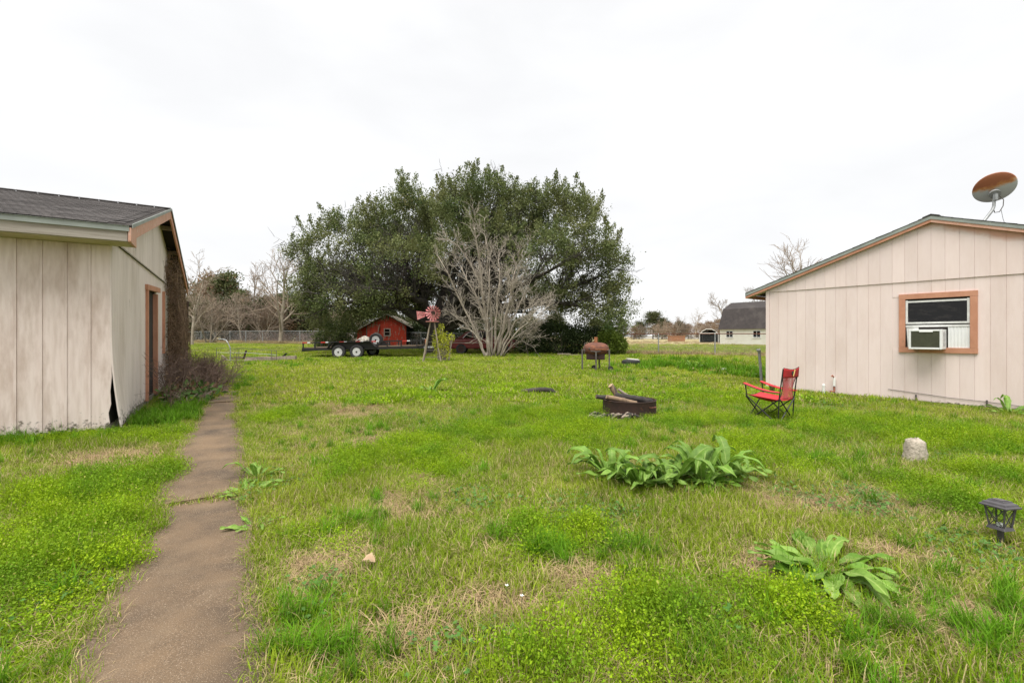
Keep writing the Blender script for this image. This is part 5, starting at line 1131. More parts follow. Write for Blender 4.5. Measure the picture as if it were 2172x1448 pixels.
def log(name, label, pts, r, m, end=None, group=None, cat='log', seed=0, n=10, base=None):
    rng = np.random.default_rng(seed); b = Vector(base or (fx, fy, fz)); P = [Vector(p) for p in pts]
    t = thing(name, label, cat, b, 0, group); Q = []
    for a, c in zip(P[:-1], P[1:]):
        for k in range(4): Q.append(a.lerp(c, k / 4))
    Q.append(P[-1]); Q = [q + Vector(rng.normal(0, r * .06, 3)) for q in Q]; rad = [r * (1 + rng.uniform(-.1, .1)) * (1 - .18 * k / len(Q)) for k in range(len(Q))]
    g = G().tube(Q, rad, n); br = g.build('bark', m, t, smooth=True)
    if end:
        for k, s in ((0, -1), (-1, 1)):
            d = ((Q[1] - Q[0]) if k == 0 else (Q[-1] - Q[-2])).normalized(); G().tube([Q[k], Q[k] + d * .004 * s], rad[k] * .93, n).build('cut_end', end, t)
    return t
log('log', 'thick sawn log standing up out of the fire ring', [(-.10, .05, .14), (-.22, .10, .38), (-.29, .12, .50)], .056, M['log'], M['log_end'], seed=1)
log('log', 'pale bark log jutting left over the fire ring rim', [(.08, -.14, .22), (-.14, -.17, .28), (-.43, -.19, .335)], .042, M['log'], M['log_end'], seed=2)
log('log', 'short dark log end poking out left behind pale log', [(-.05, .02, .22), (-.30, .02, .29), (-.57, .0, .315)], .045, M['char'], M['log'], seed=3)
log('log', 'black charred log lying across the fire ring', [(-.24, .0, .33), (.02, -.02, .30), (.20, -.08, .28), (.36, -.10, .24)], .058, M['char'], None, seed=4)
log('branch', 'crooked brown branch leaning at the back of the fire ring', [(-.14, .22, .42), (-.02, .2, .34), (.10, .2, .28), (.30, .22, .22)], .024, M['stick'], None, seed=5, n=7, cat='branch')
log('branch', 'thin pale branch lying inside the right of fire ring', [(.05, .12, .24), (.22, .08, .24), (.40, -.02, .24)], .022, M['stick'], None, seed=6, n=7, cat='branch')
log('log', 'dark weathered log lying in the lawn left of fire ring', [(-.38, 0, .06), (-.1, .02, .085), (.12, .0, .11), (.30, -.04, .10), (.39, -.05, .03)], .066, M['bark_oak'], M['log'], seed=7, base=(px(1141, 10.5), 10.5, H(px(1141, 10.5), 10.5)))
rr = random.Random(5)
for k in range(20):
    x = fx - .48 + rr.uniform(-.22, .42); y = fy - .46 + rr.uniform(-.22, .06); a = rr.uniform(-.9, 1.0); L_ = rr.uniform(.12, .36); z = H(x, y)
    p = [(-L_ / 2 * math.cos(a), -L_ / 2 * math.sin(a), .035 + rr.uniform(0, .05)), (0, rr.uniform(-.03, .03), .06 + rr.uniform(0, .07)), (L_ / 2 * math.cos(a), L_ / 2 * math.sin(a), .03 + rr.uniform(0, .09))]
    log('stick', 'broken weathered stick in the heap before the fire ring', p, rr.uniform(.010, .026), M['stick'] if k % 3 else M['char'], None, 'sticks heaped before the fire ring', 'stick', 20 + k, 6, (x, y, z))
# scorched earth patch with char round the ring's front left
g = G(); rng = np.random.default_rng(81); nu = 22; V = [(0, 0, .035)]
for i in range(nu): a = 2 * math.pi * i / nu; r_ = 1 + rng.uniform(-.2, .2); V.append((.42 * r_ * math.cos(a), .2 * r_ * math.sin(a), -.01))
o = G().add(V, [(0, 1 + i, 1 + (i + 1) % nu) for i in range(nu)]).build('ash_heap', M['ash']); o.location = (fx - .38, fy - .50, H(fx - .38, fy - .5)); tag(o, 'blackened ash patch on the ground before the fire ring', 'ash')

# ------------------------------------------------------------------ red folding chair
ch0 = (4.20, 7.40); chz = H(*ch0)
chair = thing('camping_chair', 'red folding camping chair with black frame facing the house wall side', 'chair', (ch0[0], ch0[1], chz), math.radians(33.5))
chair.scale = (.94, .94, .95); chair['label'] = 'red folding camping chair with black legs standing on the lawn'
B_ = M['black_tube']; r = .0105
for s, (sy) in ((-1, 0), (1, 0)):
    G().tube([(s * .245, -.25, -.02), (s * .25, -.27, .40), (s * .25, -.335, .90)], r, 8).build('back_post', B_, chair)
    G().tube([(s * .27, .26, .0 + .395), (s * .275, .285, .60)], r, 8).build('arm_post', B_, chair)
    G().tube([(s * .245, .25, -.02), (s * .255, -.26, .385)], r, 8).build('leg', B_, chair); G().tube([(s * .262, -.25, -.02), (s * .268, .26, .40)], r, 8).build('leg', B_, chair)
    V = []; n = 12
    for k in range(n + 1):
        t = k / n; y = .31 - .60 * t; z = .625 - .11 * math.sin(math.pi * min(1, t * 1.1) * .5) - .0 * t; w_ = .045 if k else .03
        V += [(s * .275 - w_, y, z), (s * .275 + w_, y, z + .004), (s * .275 + w_, y, z - .012), (s * .275 - w_, y, z - .012)]
    F = []
    for k in range(n):
        for j in range(4): F.append((k * 4 + j, k * 4 + (j + 1) % 4, (k + 1) * 4 + (j + 1) % 4, (k + 1) * 4 + j))
    F += [(3, 2, 1, 0), tuple(n * 4 + j for j in range(4))]
    ar = G().add(V, F).build('armrest', M['chair_red'], chair, smooth=True)
    G().tube([(s * .275 + s * .046, .31 - .60 * k / 8, .612 - .11 * math.sin(math.pi * min(1, k / 8 * 1.1) * .5)) for k in range(9)], .006, 5).build('binding', B_, ar)
    for y in (.25, -.25): G().tube([(s * .25, y, -.03), (s * .25, y, .03)], .017, 8).build('foot', B_, chair)
G().tube([(-.245, .26, -.01), (.262, .27, .40)], r, 8).build('leg', B_, chair); G().tube([(.245, .272, -.01), (-.262, .282, .40)], r, 8).build('leg', B_, chair)
G().tube([(-.245, -.262, -.01), (.25, -.275, .39)], r, 8).build('leg', B_, chair); G().tube([(.245, -.275, -.01), (-.25, -.288, .39)], r, 8).build('leg', B_, chair)
def cloth(name, fn, nu, nv, m, parent, th=.006):
    V = [fn(i / nu, j / nv) for j in range(nv + 1) for i in range(nu + 1)]; F = [(j * (nu + 1) + i, j * (nu + 1) + i + 1, (j + 1) * (nu + 1) + i + 1, (j + 1) * (nu + 1) + i) for j in range(nv) for i in range(nu)]
    o = G().add(V, F).build(name, m, parent, smooth='all'); sm = o.modifiers.new('solid', 'SOLIDIFY'); sm.thickness = th; sm.offset = 0; return o
seat = cloth('seat', lambda u, v: ((u - .5) * .50, .30 - .56 * v, .43 - .05 * v - .085 * math.sin(math.pi * u) * math.sin(math.pi * (.12 + .8 * v))), 10, 10, M['chair_red'], chair)
G().tube([((k / 10 - .5) * .5, .302, .43 - .085 * math.sin(math.pi * k / 10) * math.sin(math.pi * .12)) for k in range(11)], .007, 6).build('binding', B_, seat)
bk = cloth('back_net', lambda u, v: ((u - .5) * (.47 - .16 * math.sin(math.pi * v) * (1 if u > .5 else .7)), -.265 - .05 * v - .05 * math.sin(math.pi * u) * (1 - v) , .385 + .365 * v), 10, 10, M['net'], chair, .003)
for s in (0, 1): G().tube([((s - .5) * (.47 - .16 * math.sin(math.pi * v) * (1 if s > .5 else .7)), -.265 - .05 * v, .385 + .365 * v) for v in [k / 8 for k in range(9)]], .006, 5).build('binding', B_, bk)
hr = cloth('headrest', lambda u, v: ((u - .5) * .50, -.335 - .012 * v - .02 * math.sin(math.pi * u), .745 + .165 * v - (.032 * math.sin(math.pi * u) * v)), 12, 5, M['chair_dark_red'], chair, .014)
G().tube([((k / 10 - .5) * .5, -.345 - .02 * math.sin(math.pi * k / 10), .912 - .032 * math.sin(math.pi * k / 10)) for k in range(11)], .007, 6).build('binding', B_, hr)
em = G().lathe([(0, -.002), (.034, -.002), (.034, .002), (0, .002)], 14, Matrix.Translation((-.015, -.374, .825)) @ Matrix.Rotation(math.radians(90), 4, 'X')).build('emblem', M['emblem_k'], hr)
g = G(); ey = -.379
ell = [(.02 + .018 * math.cos(a) * math.cos(1.0) - .050 * math.sin(a) * -math.sin(.55), ey, .822 + .052 * math.sin(a) + .010 * math.cos(a)) for a in [2 * math.pi * k / 16 for k in range(17)]]
g.tube(ell, .0055, 5, cap=False); g.build('emblem_ring', M['emblem_y'], em); G().lathe([(0, -.002), (.016, -.002), (.016, .002), (0, .002)], 10, Matrix.Translation((.047, ey, .868)) @ Matrix.Rotation(math.radians(90), 4, 'X')).build('emblem_dot', M['emblem_y'], em)
cup = G().lathe([(.048, 0), (.045, -.06), (.036, -.12), (0, -.13)], 14, Matrix.Translation((.30, .12, .555))).build('cup_holder', M['black_net'], chair); G().lathe([(.046, -.006), (.053, -.006), (.053, .006), (.046, .006)], 16, Matrix.Translation((.30, .12, .558)), close=True).build('rim', B_, cup)

# ------------------------------------------------------------------ solar lantern, stone, small debris
SYy = 2.97; sx_, sy_ = px(2124, SYy), SYy; sz_ = H(sx_, sy_)
lan = thing('solar_lantern', 'dark bronze solar path lantern on a stake at the right edge', 'lantern', (sx_, sy_, sz_), math.radians(18)); lan.rotation_euler = (math.radians(-2), math.radians(2), math.radians(14)); lan.scale = (.64, .64, .92); lan.location.x -= .005; lan.location.z += .03
LB = M['lamp_black']; z0, z1 = .085, .225; a0, a1 = .058, .080
G().bb(-.016, .016, -.02, .02, -.10, .07).build('stake', LB, lan)
G().add([(-.078, -.078, .068), (.078, -.078, .068), (.078, .078, .068), (-.078, .078, .068), (-.066, -.066, .088), (.066, -.066, .088), (.066, .066, .088), (-.066, .066, .088)], [(3, 2, 1, 0), (4, 5, 6, 7), (0, 1, 5, 4), (1, 2, 6, 5), (2, 3, 7, 6), (3, 0, 4, 7)]).build('base', LB, lan, bevel=.003)
g = G(); tiers = [(.112, .225), (.112, .233), (.098, .240), (.092, .252), (.066, .262), (.062, .270), (0, .271)]; V = []; F = []
for (r_, z) in tiers: V += [(-r_, -r_, z), (r_, -r_, z), (r_, r_, z), (-r_, r_, z)]
for k in range(len(tiers) - 1):
    for j in range(4): F.append((k * 4 + j, k * 4 + (j + 1) % 4, (k + 1) * 4 + (j + 1) % 4, (k + 1) * 4 + j))
F.append((3, 2, 1, 0)); lid = g.add(V, F).build('lid', LB, lan); G().bb(-.045, .045, -.045, .045, .2712, .2735).build('solar_panel', M['pv'], lid)
gl = G(); V = [(-a0, -a0, z0), (a0, -a0, z0), (a0, a0, z0), (-a0, a0, z0), (-a1, -a1, z1), (a1, -a1, z1), (a1, a1, z1), (-a1, a1, z1)]; 
for fct in ((0, 1, 5, 4), (1, 2, 6, 5), (2, 3, 7, 6), (3, 0, 4, 7)):
    c = sum((Vector(V[i]) for i in fct), Vector()) / 4; inn = Vector((-c.x, -c.y, 0)).normalized() * .003; G().prism([V[i] for i in fct], inn).build('glass_pane', M['lglass'], lan)
    P = [Vector(V[i]) - inn * .5 for i in fct]
    G().bar(P[0], P[3], .012, .012).build('corner_bar', LB, lan); G().bar(P[0], P[2], .005, .005).build('cross_bar', LB, lan); G().bar(P[1] + (P[1] - P[0]) * .001, P[3], .0046, .0056).build('cross_bar', LB, lan)
    m_ = (P[2] + P[3]) / 2; G().tube([P[3] + (P[0] - P[3]) * .18, P[3].lerp(P[2], .25) + Vector((0, 0, -.008)), m_ + Vector((0, 0, -.003)), P[3].lerp(P[2], .75) + Vector((0, 0, -.008)), P[2] + (P[1] - P[2]) * .18], .003, 5).build('arch_bar', LB, lan)
G().lathe([(0, .09), (.03, .09), (.026, .11), (0, .112)], 12).build('led_holder', M['white_pl'], lan)
STY = 4.9; q = gpos(1941, STY)
stone = thing('concrete_stub', 'short pale weathered concrete stub standing in the grass', 'stone', q); rng = np.random.default_rng(90); nu = 18; V = []; lev = [(.128, -.05), (.120, .03), (.108, .10), (.096, .16), (.088, .215), (.078, .236), (.05, .244), (0.0, .246)]
for j, (r_, z) in enumerate(lev):
    for i in range(nu):
        a = 2 * math.pi * i / nu; sq = 1 / max(abs(math.cos(a)), abs(math.sin(a))) ** .55; b = 1 + rng.normal(0, .06); V.append((r_ * sq * .88 * math.cos(a) * b, r_ * sq * .75 * math.sin(a) * b, z + (rng.normal(0, .011) if j > 1 else 0)))
F = [(j * nu + i, j * nu + (i + 1) % nu, (j + 1) * nu + (i + 1) % nu, (j + 1) * nu + i) for j in range(len(lev) - 1) for i in range(nu)]; G().add(V, F).build('block', M['stone'], stone, smooth='all')
rr = random.Random(12)
def chunk(name, label, cat, xp, Y, d, m, group=None, seed=0, z=0.0):
    q = gpos(xp, Y); t = thing(name, label, cat, (q[0], q[1], q[2] + z), rr.uniform(-.6, .6), group); rng = np.random.default_rng(seed); g = G().box((0, 0, d[2] / 2 - .02), d); g.v = [tuple(np.array(p) * (1 + rng.uniform(-.18, .12, 3))) for p in g.v]; g.build('piece', m, t, bevel=min(d) * .12); return t
chunk('white_lump', 'rounded white lump of debris among grass near the house', 'debris', 1536, 15.6, (.16, .14, .15), M['white_conc'], seed=1)
for k, (xp, Y) in enumerate(((1503, 16.0), (1514, 15.6), (1523, 15.9), (1528, 15.5))): chunk('brick_fragment', ('leftmost', 'second from left', 'third from left', 'rightmost')[k] + ' broken brown brick beside the white lump', 'brick', xp, Y, (.22, .12, .11), M['brick'], 'rubble bricks near the white lump', 30 + k)
chunk('white_slab', 'thin white slab flat in the grass by the steel post', 'slab', 1596, 14.6, (.28, .2, .06), M['white_conc'], seed=2, z=.02); chunk('white_slab', 'pale strip of slab in grass left of the rubble bricks', 'slab', 1478, 17.2, (.34, .16, .06), M['white_conc'], seed=3, z=.02)
chunk('litter_scrap', 'small white paper scrap lying on the concrete path', 'litter', 375, 3.93, (.035, .022, .004), M['white_pl'], seed=4, z=.047)
q = gpos(1613, 12.6); post = thing('steel_post', 'leaning grey steel fence post beside the house corner', 'post', q); G().tube([(.04, 0, -.1), (.0, 0, .45), (-.035, 0, .88)], .036, 10).build('pole', M['steel'], post); G().tube([(-.03, 0, .86), (-.06, -.03, .93), (-.12, -.02, .93)], [.042, .05, .03], 8).build('bent_cap', M['steel'], post)
for k, (xp, dx, zz) in enumerate(((1203, 1.1, .05), (1216, .9, .10), (1196, .7, .15))):
    q = gpos(xp, 24.3); t = thing('old_plank', ('lowest', 'middle', 'topmost')[k] + ' pale weathered plank of the pile before the dark hedge', 'plank', (q[0], q[1], q[2] + zz - .03), rr.uniform(-.08, .08)); G().box((0, 0, .02), (dx, .18, .045)).build('board', M['old_timber'], t)
# rusty pole beyond the shed
q = (px(394, 15.0), 15.0, H(px(394, 15.0), 15.0)); t = thing('rusty_pole', 'dark rusty pole just behind the vine-covered shed end', 'pole', q); G().tube([(0, 0, -.2), (0, 0, 2.35)], .07, 8).build('shaft', M['rust_dark'], t); G().box((0, -.02, 2.3), (.16, .12, .18)).build('head', M['rust_dark'], t)
# scrap pile: planks, bent gate frame, mesh panel
JY = 20.0
def plank(label, xp, Y, L_, rz, pitch, m, w=.14, th=.045, z=.05, name='scrap_plank'):
    q = gpos(xp, Y); t = thing(name, label, 'plank', (q[0], q[1], q[2]), rz); G().box((0, 0, z), (L_, w, th), Matrix.Rotation(pitch, 3, 'Y')).build('board', m, t, bevel=.004); return t
plank('long pale timber lying along the front of the scrap pile', 575, 20.3, 2.2, .03, -.045, M['old_timber'], .18, .15, .12)
plank('grey plank lying left end of the scrap pile', 505, 20.2, 1.3, -.04, .0, M['barn_grey'], .14, .06, .05); plank('dark flat plank behind the pale timber in scrap pile', 545, 21.0, 2.2, .08, -.02, M['wood_deck'], .2, .05, .12)
plank('short dark board sticking up at the middle of scrap pile', 519, 20.6, .45, .1, -1.25, M['rust_dark'], .10, .05, .26); plank('short pale board slanting up at the left of scrap pile', 478, 20.4, .42, .2, .8, M['old_timber'], .10, .05, .12)
plank('black board end tilted up at the right of scrap pile', 602, 20.9, .34, -.1, -.75, M['char'], .16, .03, .20); plank('smaller black board end beside the tilted one in scrap pile', 609, 20.7, .30, -.05, -.55, M['char'], .14, .03, .14)
plank('thin rusty strip lying right of the scrap pile', 627, 20.6, .9, .02, .0, M['rust'], .05, .04, .03)
q = gpos(488, 19.2); t = thing('bent_pipe', 'bent grey steel pipe arching over the left of scrap pile', 'pipe', q); s = 19.2 / F_PX
G().tube([(0, 0, -.05), (.02, 0, 25 * s), (.0, 0, 34 * s), (-5 * s, 0, 44 * s), (-10 * s, .05, 49 * s), (-18 * s, .1, 51 * s), (-30 * s, .15, 51.5 * s)], .02, 8).build('tube', M['steel'], t)
q = gpos(459, 19.6); t = thing('wire_panel', 'low rusty wire panel standing along the scrap pile', 'panel', q); s = 19.6 / F_PX; g = G()
for z, a in ((30, M['steel_dark']), (21, M['steel']), (12, M['steel_dark'])): G().tube([(0, 0, z * s), (60 * s, .2, (z - 1) * s), (120 * s, .35, (z - 6) * s)], .009, 5).build('wire', a, t)
for x in (0, 44, 109, 119): G().tube([(x * s, x * s * .14, -.05), (x * s, x * s * .14, 30 * s - x * s * .05)], .012, 5).build('stake', M['steel_dark'], t)

# ------------------------------------------------------------------ broad-leaved dock plants
def dock_leaf(seed, L_, W_, lift, droop):
    rng = np.random.default_rng(seed); V = []; T = []; n = 18; ph = rng.uniform(0, 6); jag = rng.uniform(.78, 1.18, (n + 1, 2)); crv = rng.uniform(-.25, .25)
    for k in range(n + 1):
        t = k / n; x = L_ * (t - .08 * t * t); yc = crv * L_ * t * t; z = lift * math.sin(min(t * 1.25, 1) * math.pi / 2) * L_ - droop * t ** 2.4 * L_
        w = W_ * (math.sin(math.pi * min(1, t ** .85 * .95 + .04)) ** .75) * (.3 if t < .16 else 1) + .003; wob = .009 * math.sin(15 * t + ph) * (L_ / .3); wob2 = .009 * math.sin(14 * t + ph * 1.7) * (L_ / .3); a, b = w * jag[k]
        V += [(x, yc - a, z + .25 * w + wob), (x, yc - a * .5, z + .12 * w + wob * .35), (x, yc - .0035, z - .0), (x, yc + .0035, z - .0), (x, yc + b * .5, z + .12 * w + wob2 * .35), (x, yc + b, z + .25 * w + wob2)]
    F = [(k * 6 + j, k * 6 + j + 1, (k + 1) * 6 + j + 1, (k + 1) * 6 + j) for k in range(n) for j in range(5)]
    return V, F
LEAF = []
for k in range(7):
    V, F = dock_leaf(100 + k, .33 + .04 * (k % 3), .026 + .005 * (k % 4), [.14, .55, .8, 1.1, .22, .40, .07][k], [.02, .24, .30, .34, .08, .16, .0][k]); o = G().add(V, F).build('leaf', M['dock'], None, smooth='all')
    tv = np.array([.95 if i % 5 == 2 else .12 + .06 * k for i in range(len(F))], np.float32)
    a = o.data.attributes.new('tint', 'FLOAT', 'FACE'); a.data.foreach_set('value', tv); LEAF.append(o.data); bpy.data.objects.remove(o)
def dock(label, x, y, n, s, seed, low=True, name='dock_plant'):
    r = random.Random(seed); t = thing(name, label, 'weed', (x, y, H(x, y)))
    for k in range(n):
        a = k * 2.399 + r.uniform(-.4, .4); o = bpy.data.objects.new('leaf', LEAF[r.choice((0, 4, 6, 0, 6, 4) if low else (1, 2, 5, 5, 2, 3, 0, 4, 4))]); col.objects.link(o); o.parent = t
        sc = s * r.uniform(.65, 1.15); o.location = (.025 * math.cos(a), .025 * math.sin(a), .02); o.rotation_euler = (r.uniform(-.32, .32), r.uniform(-.15, .12), a); o.scale = (sc, sc * r.uniform(.8, 1.15), sc)
    return t
def gp_(xp, yp, Y=None): Y = F_PX * CAM_H / (yp - HY); return px(xp, Y), Y
x, y = gp_(1755, 1215); dock('large flat rosette of long toothed leaves in the right foreground', x, y, 26, 1.28, 1)
for k, (xp, yp, s, n) in enumerate(((1295, 1020, 1.0, 28), (1360, 1035, 1.0, 28), (1425, 1030, 1.1, 30), (1490, 1030, 1.1, 30), (1545, 1015, .95, 26))):
    x, y = gp_(xp, yp); dock(('leftmost', 'second from left', 'middle', 'second from right', 'rightmost')[k] + ' broad-leaved dock in the big clump before the fire ring', x, y, n, s, 10 + k, False)
for k, (xp, yp, s, n, lab) in enumerate(((1010, 902, .8, 14, 'dark low rosette of leaves left of the fire ring'), (915, 836, 1.0, 14, 'leafy rosette far out in the lawn below the windmill'), (525, 1050, .75, 15, 'toothed leafy weed growing over the path joint'), (545, 1020, .6, 12, 'smaller leafy weed just behind the path joint weed'), (540, 1120, .55, 10, 'small leafy weed at the right edge of the path'), (1470, 735 + 60, 1.2, 16, 'leafy weed tuft beyond the fire ring near rubble'), (2140, 880, .9, 12, 'broad leafy weed at the house wall right edge'))):
    x, y = gp_(xp, yp); dock(lab, x, y, n, s, 30 + k, k in (0, 2, 4))

# ------------------------------------------------------------------ ground cover: grass, weeds, straw (uncountable)
def blades(seed, n, rad, h0, h1, w0, w1, bend, lay=0.0, nseg=3, dry=0.0, tm=.5):
    rng = np.random.default_rng(seed); a = rng.uniform(0, 6.283, n); r = rad * np.sqrt(rng.random(n)); B = np.stack([r * np.cos(a), r * np.sin(a), np.full(n, -.008)], 1)
    h = rng.uniform(h0, h1, n); w = rng.uniform(w0, w1, n); th = rng.uniform(0, 6.283, n); out = np.stack([np.cos(th), np.sin(th), np.zeros(n)], 1); sd = np.stack([-np.sin(th), np.cos(th), np.zeros(n)], 1)
    tilt = rng.uniform(.05, bend, n) + lay; V = np.zeros((n, 2 * nseg + 1, 3)); p = B.copy(); ang = rng.uniform(0, .35, n) + lay * .9
    for k in range(nseg + 1):
        t = k / nseg; ww = (w * (1 - t ** 1.6) * .5)[:, None]
        if k < nseg: V[:, 2 * k] = p - sd * ww; V[:, 2 * k + 1] = p + sd * ww
        else: V[:, 2 * k] = p
        d = out * np.sin(ang)[:, None] + np.array([0, 0, 1.0]) * np.cos(ang)[:, None]; p = p + d * (h / nseg)[:, None]; ang = ang + tilt * 1.1 / nseg * 1.6
        p[:, 2] = np.maximum(p[:, 2], .003)
    tri = []
    for k in range(nseg - 1): q = 2 * k; tri += [(q, q + 1, q + 3), (q, q + 3, q + 2)]
    q = 2 * (nseg - 1); tri.append((q, q + 1, q + 2)); tri = np.array(tri); nv = 2 * nseg + 1
    F = ((np.arange(n) * nv)[:, None, None] + tri[None]).reshape(-1, 3); T = np.clip(rng.normal(tm, .22, n), 0, .83); T = np.where(rng.random(n) < dry, .97, T)
    return V.reshape(-1, 3), F, np.repeat(T, len(tri))
def leafclump(seed, n, rad, h, L0, L1, wr, kind='chick'):
    rng = np.random.default_rng(seed); a = rng.uniform(0, 6.283, n); r = rad * np.sqrt(rng.random(n)); z = h * (1 - (r / rad) ** 2 * .6) * rng.uniform(.25, 1.0, n); C = np.stack([r * np.cos(a), r * np.sin(a), z], 1)
    if kind == 'chick':
        D = rdir(rng, n); D[:, 2] = D[:, 2] * .45 + .15; V, F = cards(C, D, rdir(rng, n) * .55 + [0, 0, 1], rng.uniform(L0, L1, n), rng.uniform(L0, L1, n) * wr); T = np.clip(rng.normal(.3 + .5 * z / h, .2, n), 0, .94); T = np.where(rng.random(n) < .03, .98, T)  # tint darkens low in the clump, painting shade into the gaps
        ns = n // 7; V2, F2 = cards(C[:ns] * [.5, .5, 0], C[:ns] * [.6, .6, 1] + [0, 0, .01], rdir(rng, ns), z[:ns] + .03, np.full(ns, .0012)); F2 = F2 + len(V); return np.concatenate([V, V2]), np.concatenate([F, F2]), np.concatenate([T, np.full(ns, .5)])
    Cs, Ds, Ns, Ls = [], [], [], []                        # lobed round leaves
    for k in range(n):
        up = nrm(rng.normal(0, .35, 3) + [0, 0, 1]); e1 = nrm(np.cross(up, [1, .2, .1])); e2 = np.cross(up, e1); L_ = rng.uniform(L0, L1); a0 = rng.uniform(0, 6.28)
        for j in range(7):
            b = a0 + (j - 3) * .72; Cs.append(C[k]); Ds.append(e1 * math.cos(b) + e2 * math.sin(b) + up * .1); Ns.append(up); Ls.append(L_ * (1 - .05 * abs(j - 3)))
    m = len(Cs); V, F = cards(np.array(Cs), np.array(Ds), np.array(Ns), np.array(Ls), np.array(Ls) * wr); return V, F, np.repeat(np.clip(rng.normal(.5, .25, n), 0, 1), 7)
def src(name, vft, m): return np_mesh(name, vft[0], vft[1], m, tint=vft[2], link=False)
SRC = {
 'grass': [src('grass_source', blades(200 + k, 54, .10, .035, .105, .0026, .0058, 1.5, 0, 3, .32), M['grass']) for k in range(3)],
 'straw': [src('straw_source', blades(210 + k, 44, .12, .06, .16, .0018, .0034, 1.4, .55, 3, 0), M['straw']) for k in range(3)],
 'chick': [src('chickweed_source', leafclump(220 + k, 185, .125, .085, .005, .0135, .36), M['weed']) for k in range(3)],
 'gera': [src('cranesbill_source', leafclump(230 + k, 14, .13, .075, .010, .020, .25, 'g'), M['gera']) for k in range(3)],
 'tuft': [src('tuft_source', blades(240 + k, 60, .07, .15, .32, .005, .009, 1.5, 0, 4, .05), M['tuft']) for k in range(2)],
 'far': [src('lawn_source', blades(250 + k, 150, .34, .03, .085, .008, .016, 1.3, .08, 2, .16), M['grass_far']) for k in range(3)],
 'fartuft': [src('far_tuft_source', blades(260 + k, 70, .25, .16, .36, .014, .026, 1.3, 0, 3, .04), M['tuft']) for k in range(2)],
 'dry': [src('dry_source', blades(270 + k, 80, .35, .12, .42, .010, .018, 1.2, .1, 3, 0), M['dry_far']) for k in range(2)],
 'farchick': [src('far_weed_source', leafclump(280 + k, 150, .30, .12, .03, .05, .36), M['weed']) for k in range(2)],
}
def scatter(name, label, P, rot, scl, sources, cat):
    n = len(P); me = bpy.data.meshes.new(name); me.vertices.add(n); me.vertices.foreach_set('co', np.ascontiguousarray(P, np.float32).ravel())
    me.attributes.new('rot', 'FLOAT_VECTOR', 'POINT').data.foreach_set('vector', np.ascontiguousarray(rot, np.float32).ravel()); me.attributes.new('scl', 'FLOAT_VECTOR', 'POINT').data.foreach_set('vector', np.ascontiguousarray(scl, np.float32).ravel())
    me.attributes.new('idx', 'INT', 'POINT').data.foreach_set('value', RNG.integers(0, len(sources), n).astype(np.int32))
    o = bpy.data.objects.new(name, me); col.objects.link(o); tag(o, label, cat, kind='stuff')
    nt = bpy.data.node_groups.new(name + '_scatter', 'GeometryNodeTree'); nt.interface.new_socket('Geometry', in_out='INPUT', socket_type='NodeSocketGeometry'); nt.interface.new_socket('Geometry', in_out='OUTPUT', socket_type='NodeSocketGeometry')
    N, L = nt.nodes, nt.links; gi = N.new('NodeGroupInput'); go = N.new('NodeGroupOutput'); ip = N.new('GeometryNodeInstanceOnPoints'); jn = N.new('GeometryNodeJoinGeometry')
    for s in reversed(sources):
        oi = N.new('GeometryNodeObjectInfo'); oi.inputs['Object'].default_value = s; oi.inputs['As Instance'].default_value = True; L.new(oi.outputs['Geometry'], jn.inputs[0])
    def na(nm, tp):
        a = N.new('GeometryNodeInputNamedAttribute'); a.data_type = tp; a.inputs['Name'].default_value = nm; return a.outputs['Attribute']
    mp = N.new('GeometryNodeMeshToPoints'); L.new(gi.outputs[0], mp.inputs['Mesh']); L.new(mp.outputs[0], ip.inputs['Points']); L.new(jn.outputs[0], ip.inputs['Instance']); ip.inputs['Pick Instance'].default_value = True
    L.new(na('idx', 'INT'), ip.inputs['Instance Index']); L.new(na('rot', 'FLOAT_VECTOR'), ip.inputs['Rotation']); L.new(na('scl', 'FLOAT_VECTOR'), ip.inputs['Scale']); L.new(ip.outputs[0], go.inputs[0])
    md = o.modifiers.new('scatter', 'NODES'); md.node_group = nt; return o
def blob(xp, yp, rx, ry):
    Y = F_PX * CAM_H / (yp - HY); Yb = F_PX * CAM_H / max(yp - ry - HY, 12); Yf = F_PX * CAM_H / (yp + ry - HY); return px(xp, Y), Y, rx / F_PX * Y, max((Yb - Yf) / 2, .12)
STRAW = [blob(*b) for b in ((730, 835, 150, 30), (800, 860, 90, 30), (860, 790, 90, 10), (1160, 850, 70, 18), (1740, 1070, 210, 48), (1900, 1190, 150, 60), (780, 945, 60, 25), (250, 975, 130, 28), (860, 1060, 70, 40), (1050, 1300, 130, 60), (2050, 1330, 150, 90), (1250, 1250, 110, 60), (700, 1200, 110, 60), (1320, 1400, 90, 50), (1200, 870, 60, 12), (900, 1350, 150, 80), (1000, 760, 90, 6), (1620, 1210, 90, 40), (1230, 820, 80, 12), (1400, 810, 70, 8))]
CHICK = [blob(*b) for b in ((880, 970, 140, 36), (1250, 925, 220, 40), (1650, 985, 190, 32), (1150, 890, 160, 24), (150, 1150, 230, 110), (1350, 1350, 240, 110), (1150, 1420, 170, 60), (2000, 930, 220, 40), (1800, 900, 160, 28), (1180, 1150, 120, 50), (1450, 900, 160, 20), (850, 850, 110, 16), (1500, 850, 150, 20), (200, 1050, 160, 40), (1980, 1060, 140, 60), (1300, 870, 120, 20), (1100, 830, 110, 10), (330, 1010, 60, 40), (760, 1000, 60, 30), (1640, 1300, 130, 60), (600, 880, 60, 20), (1560, 940, 130, 24), (2100, 1010, 120, 40), (350, 930, 90, 22), (1000, 920, 120, 20))]
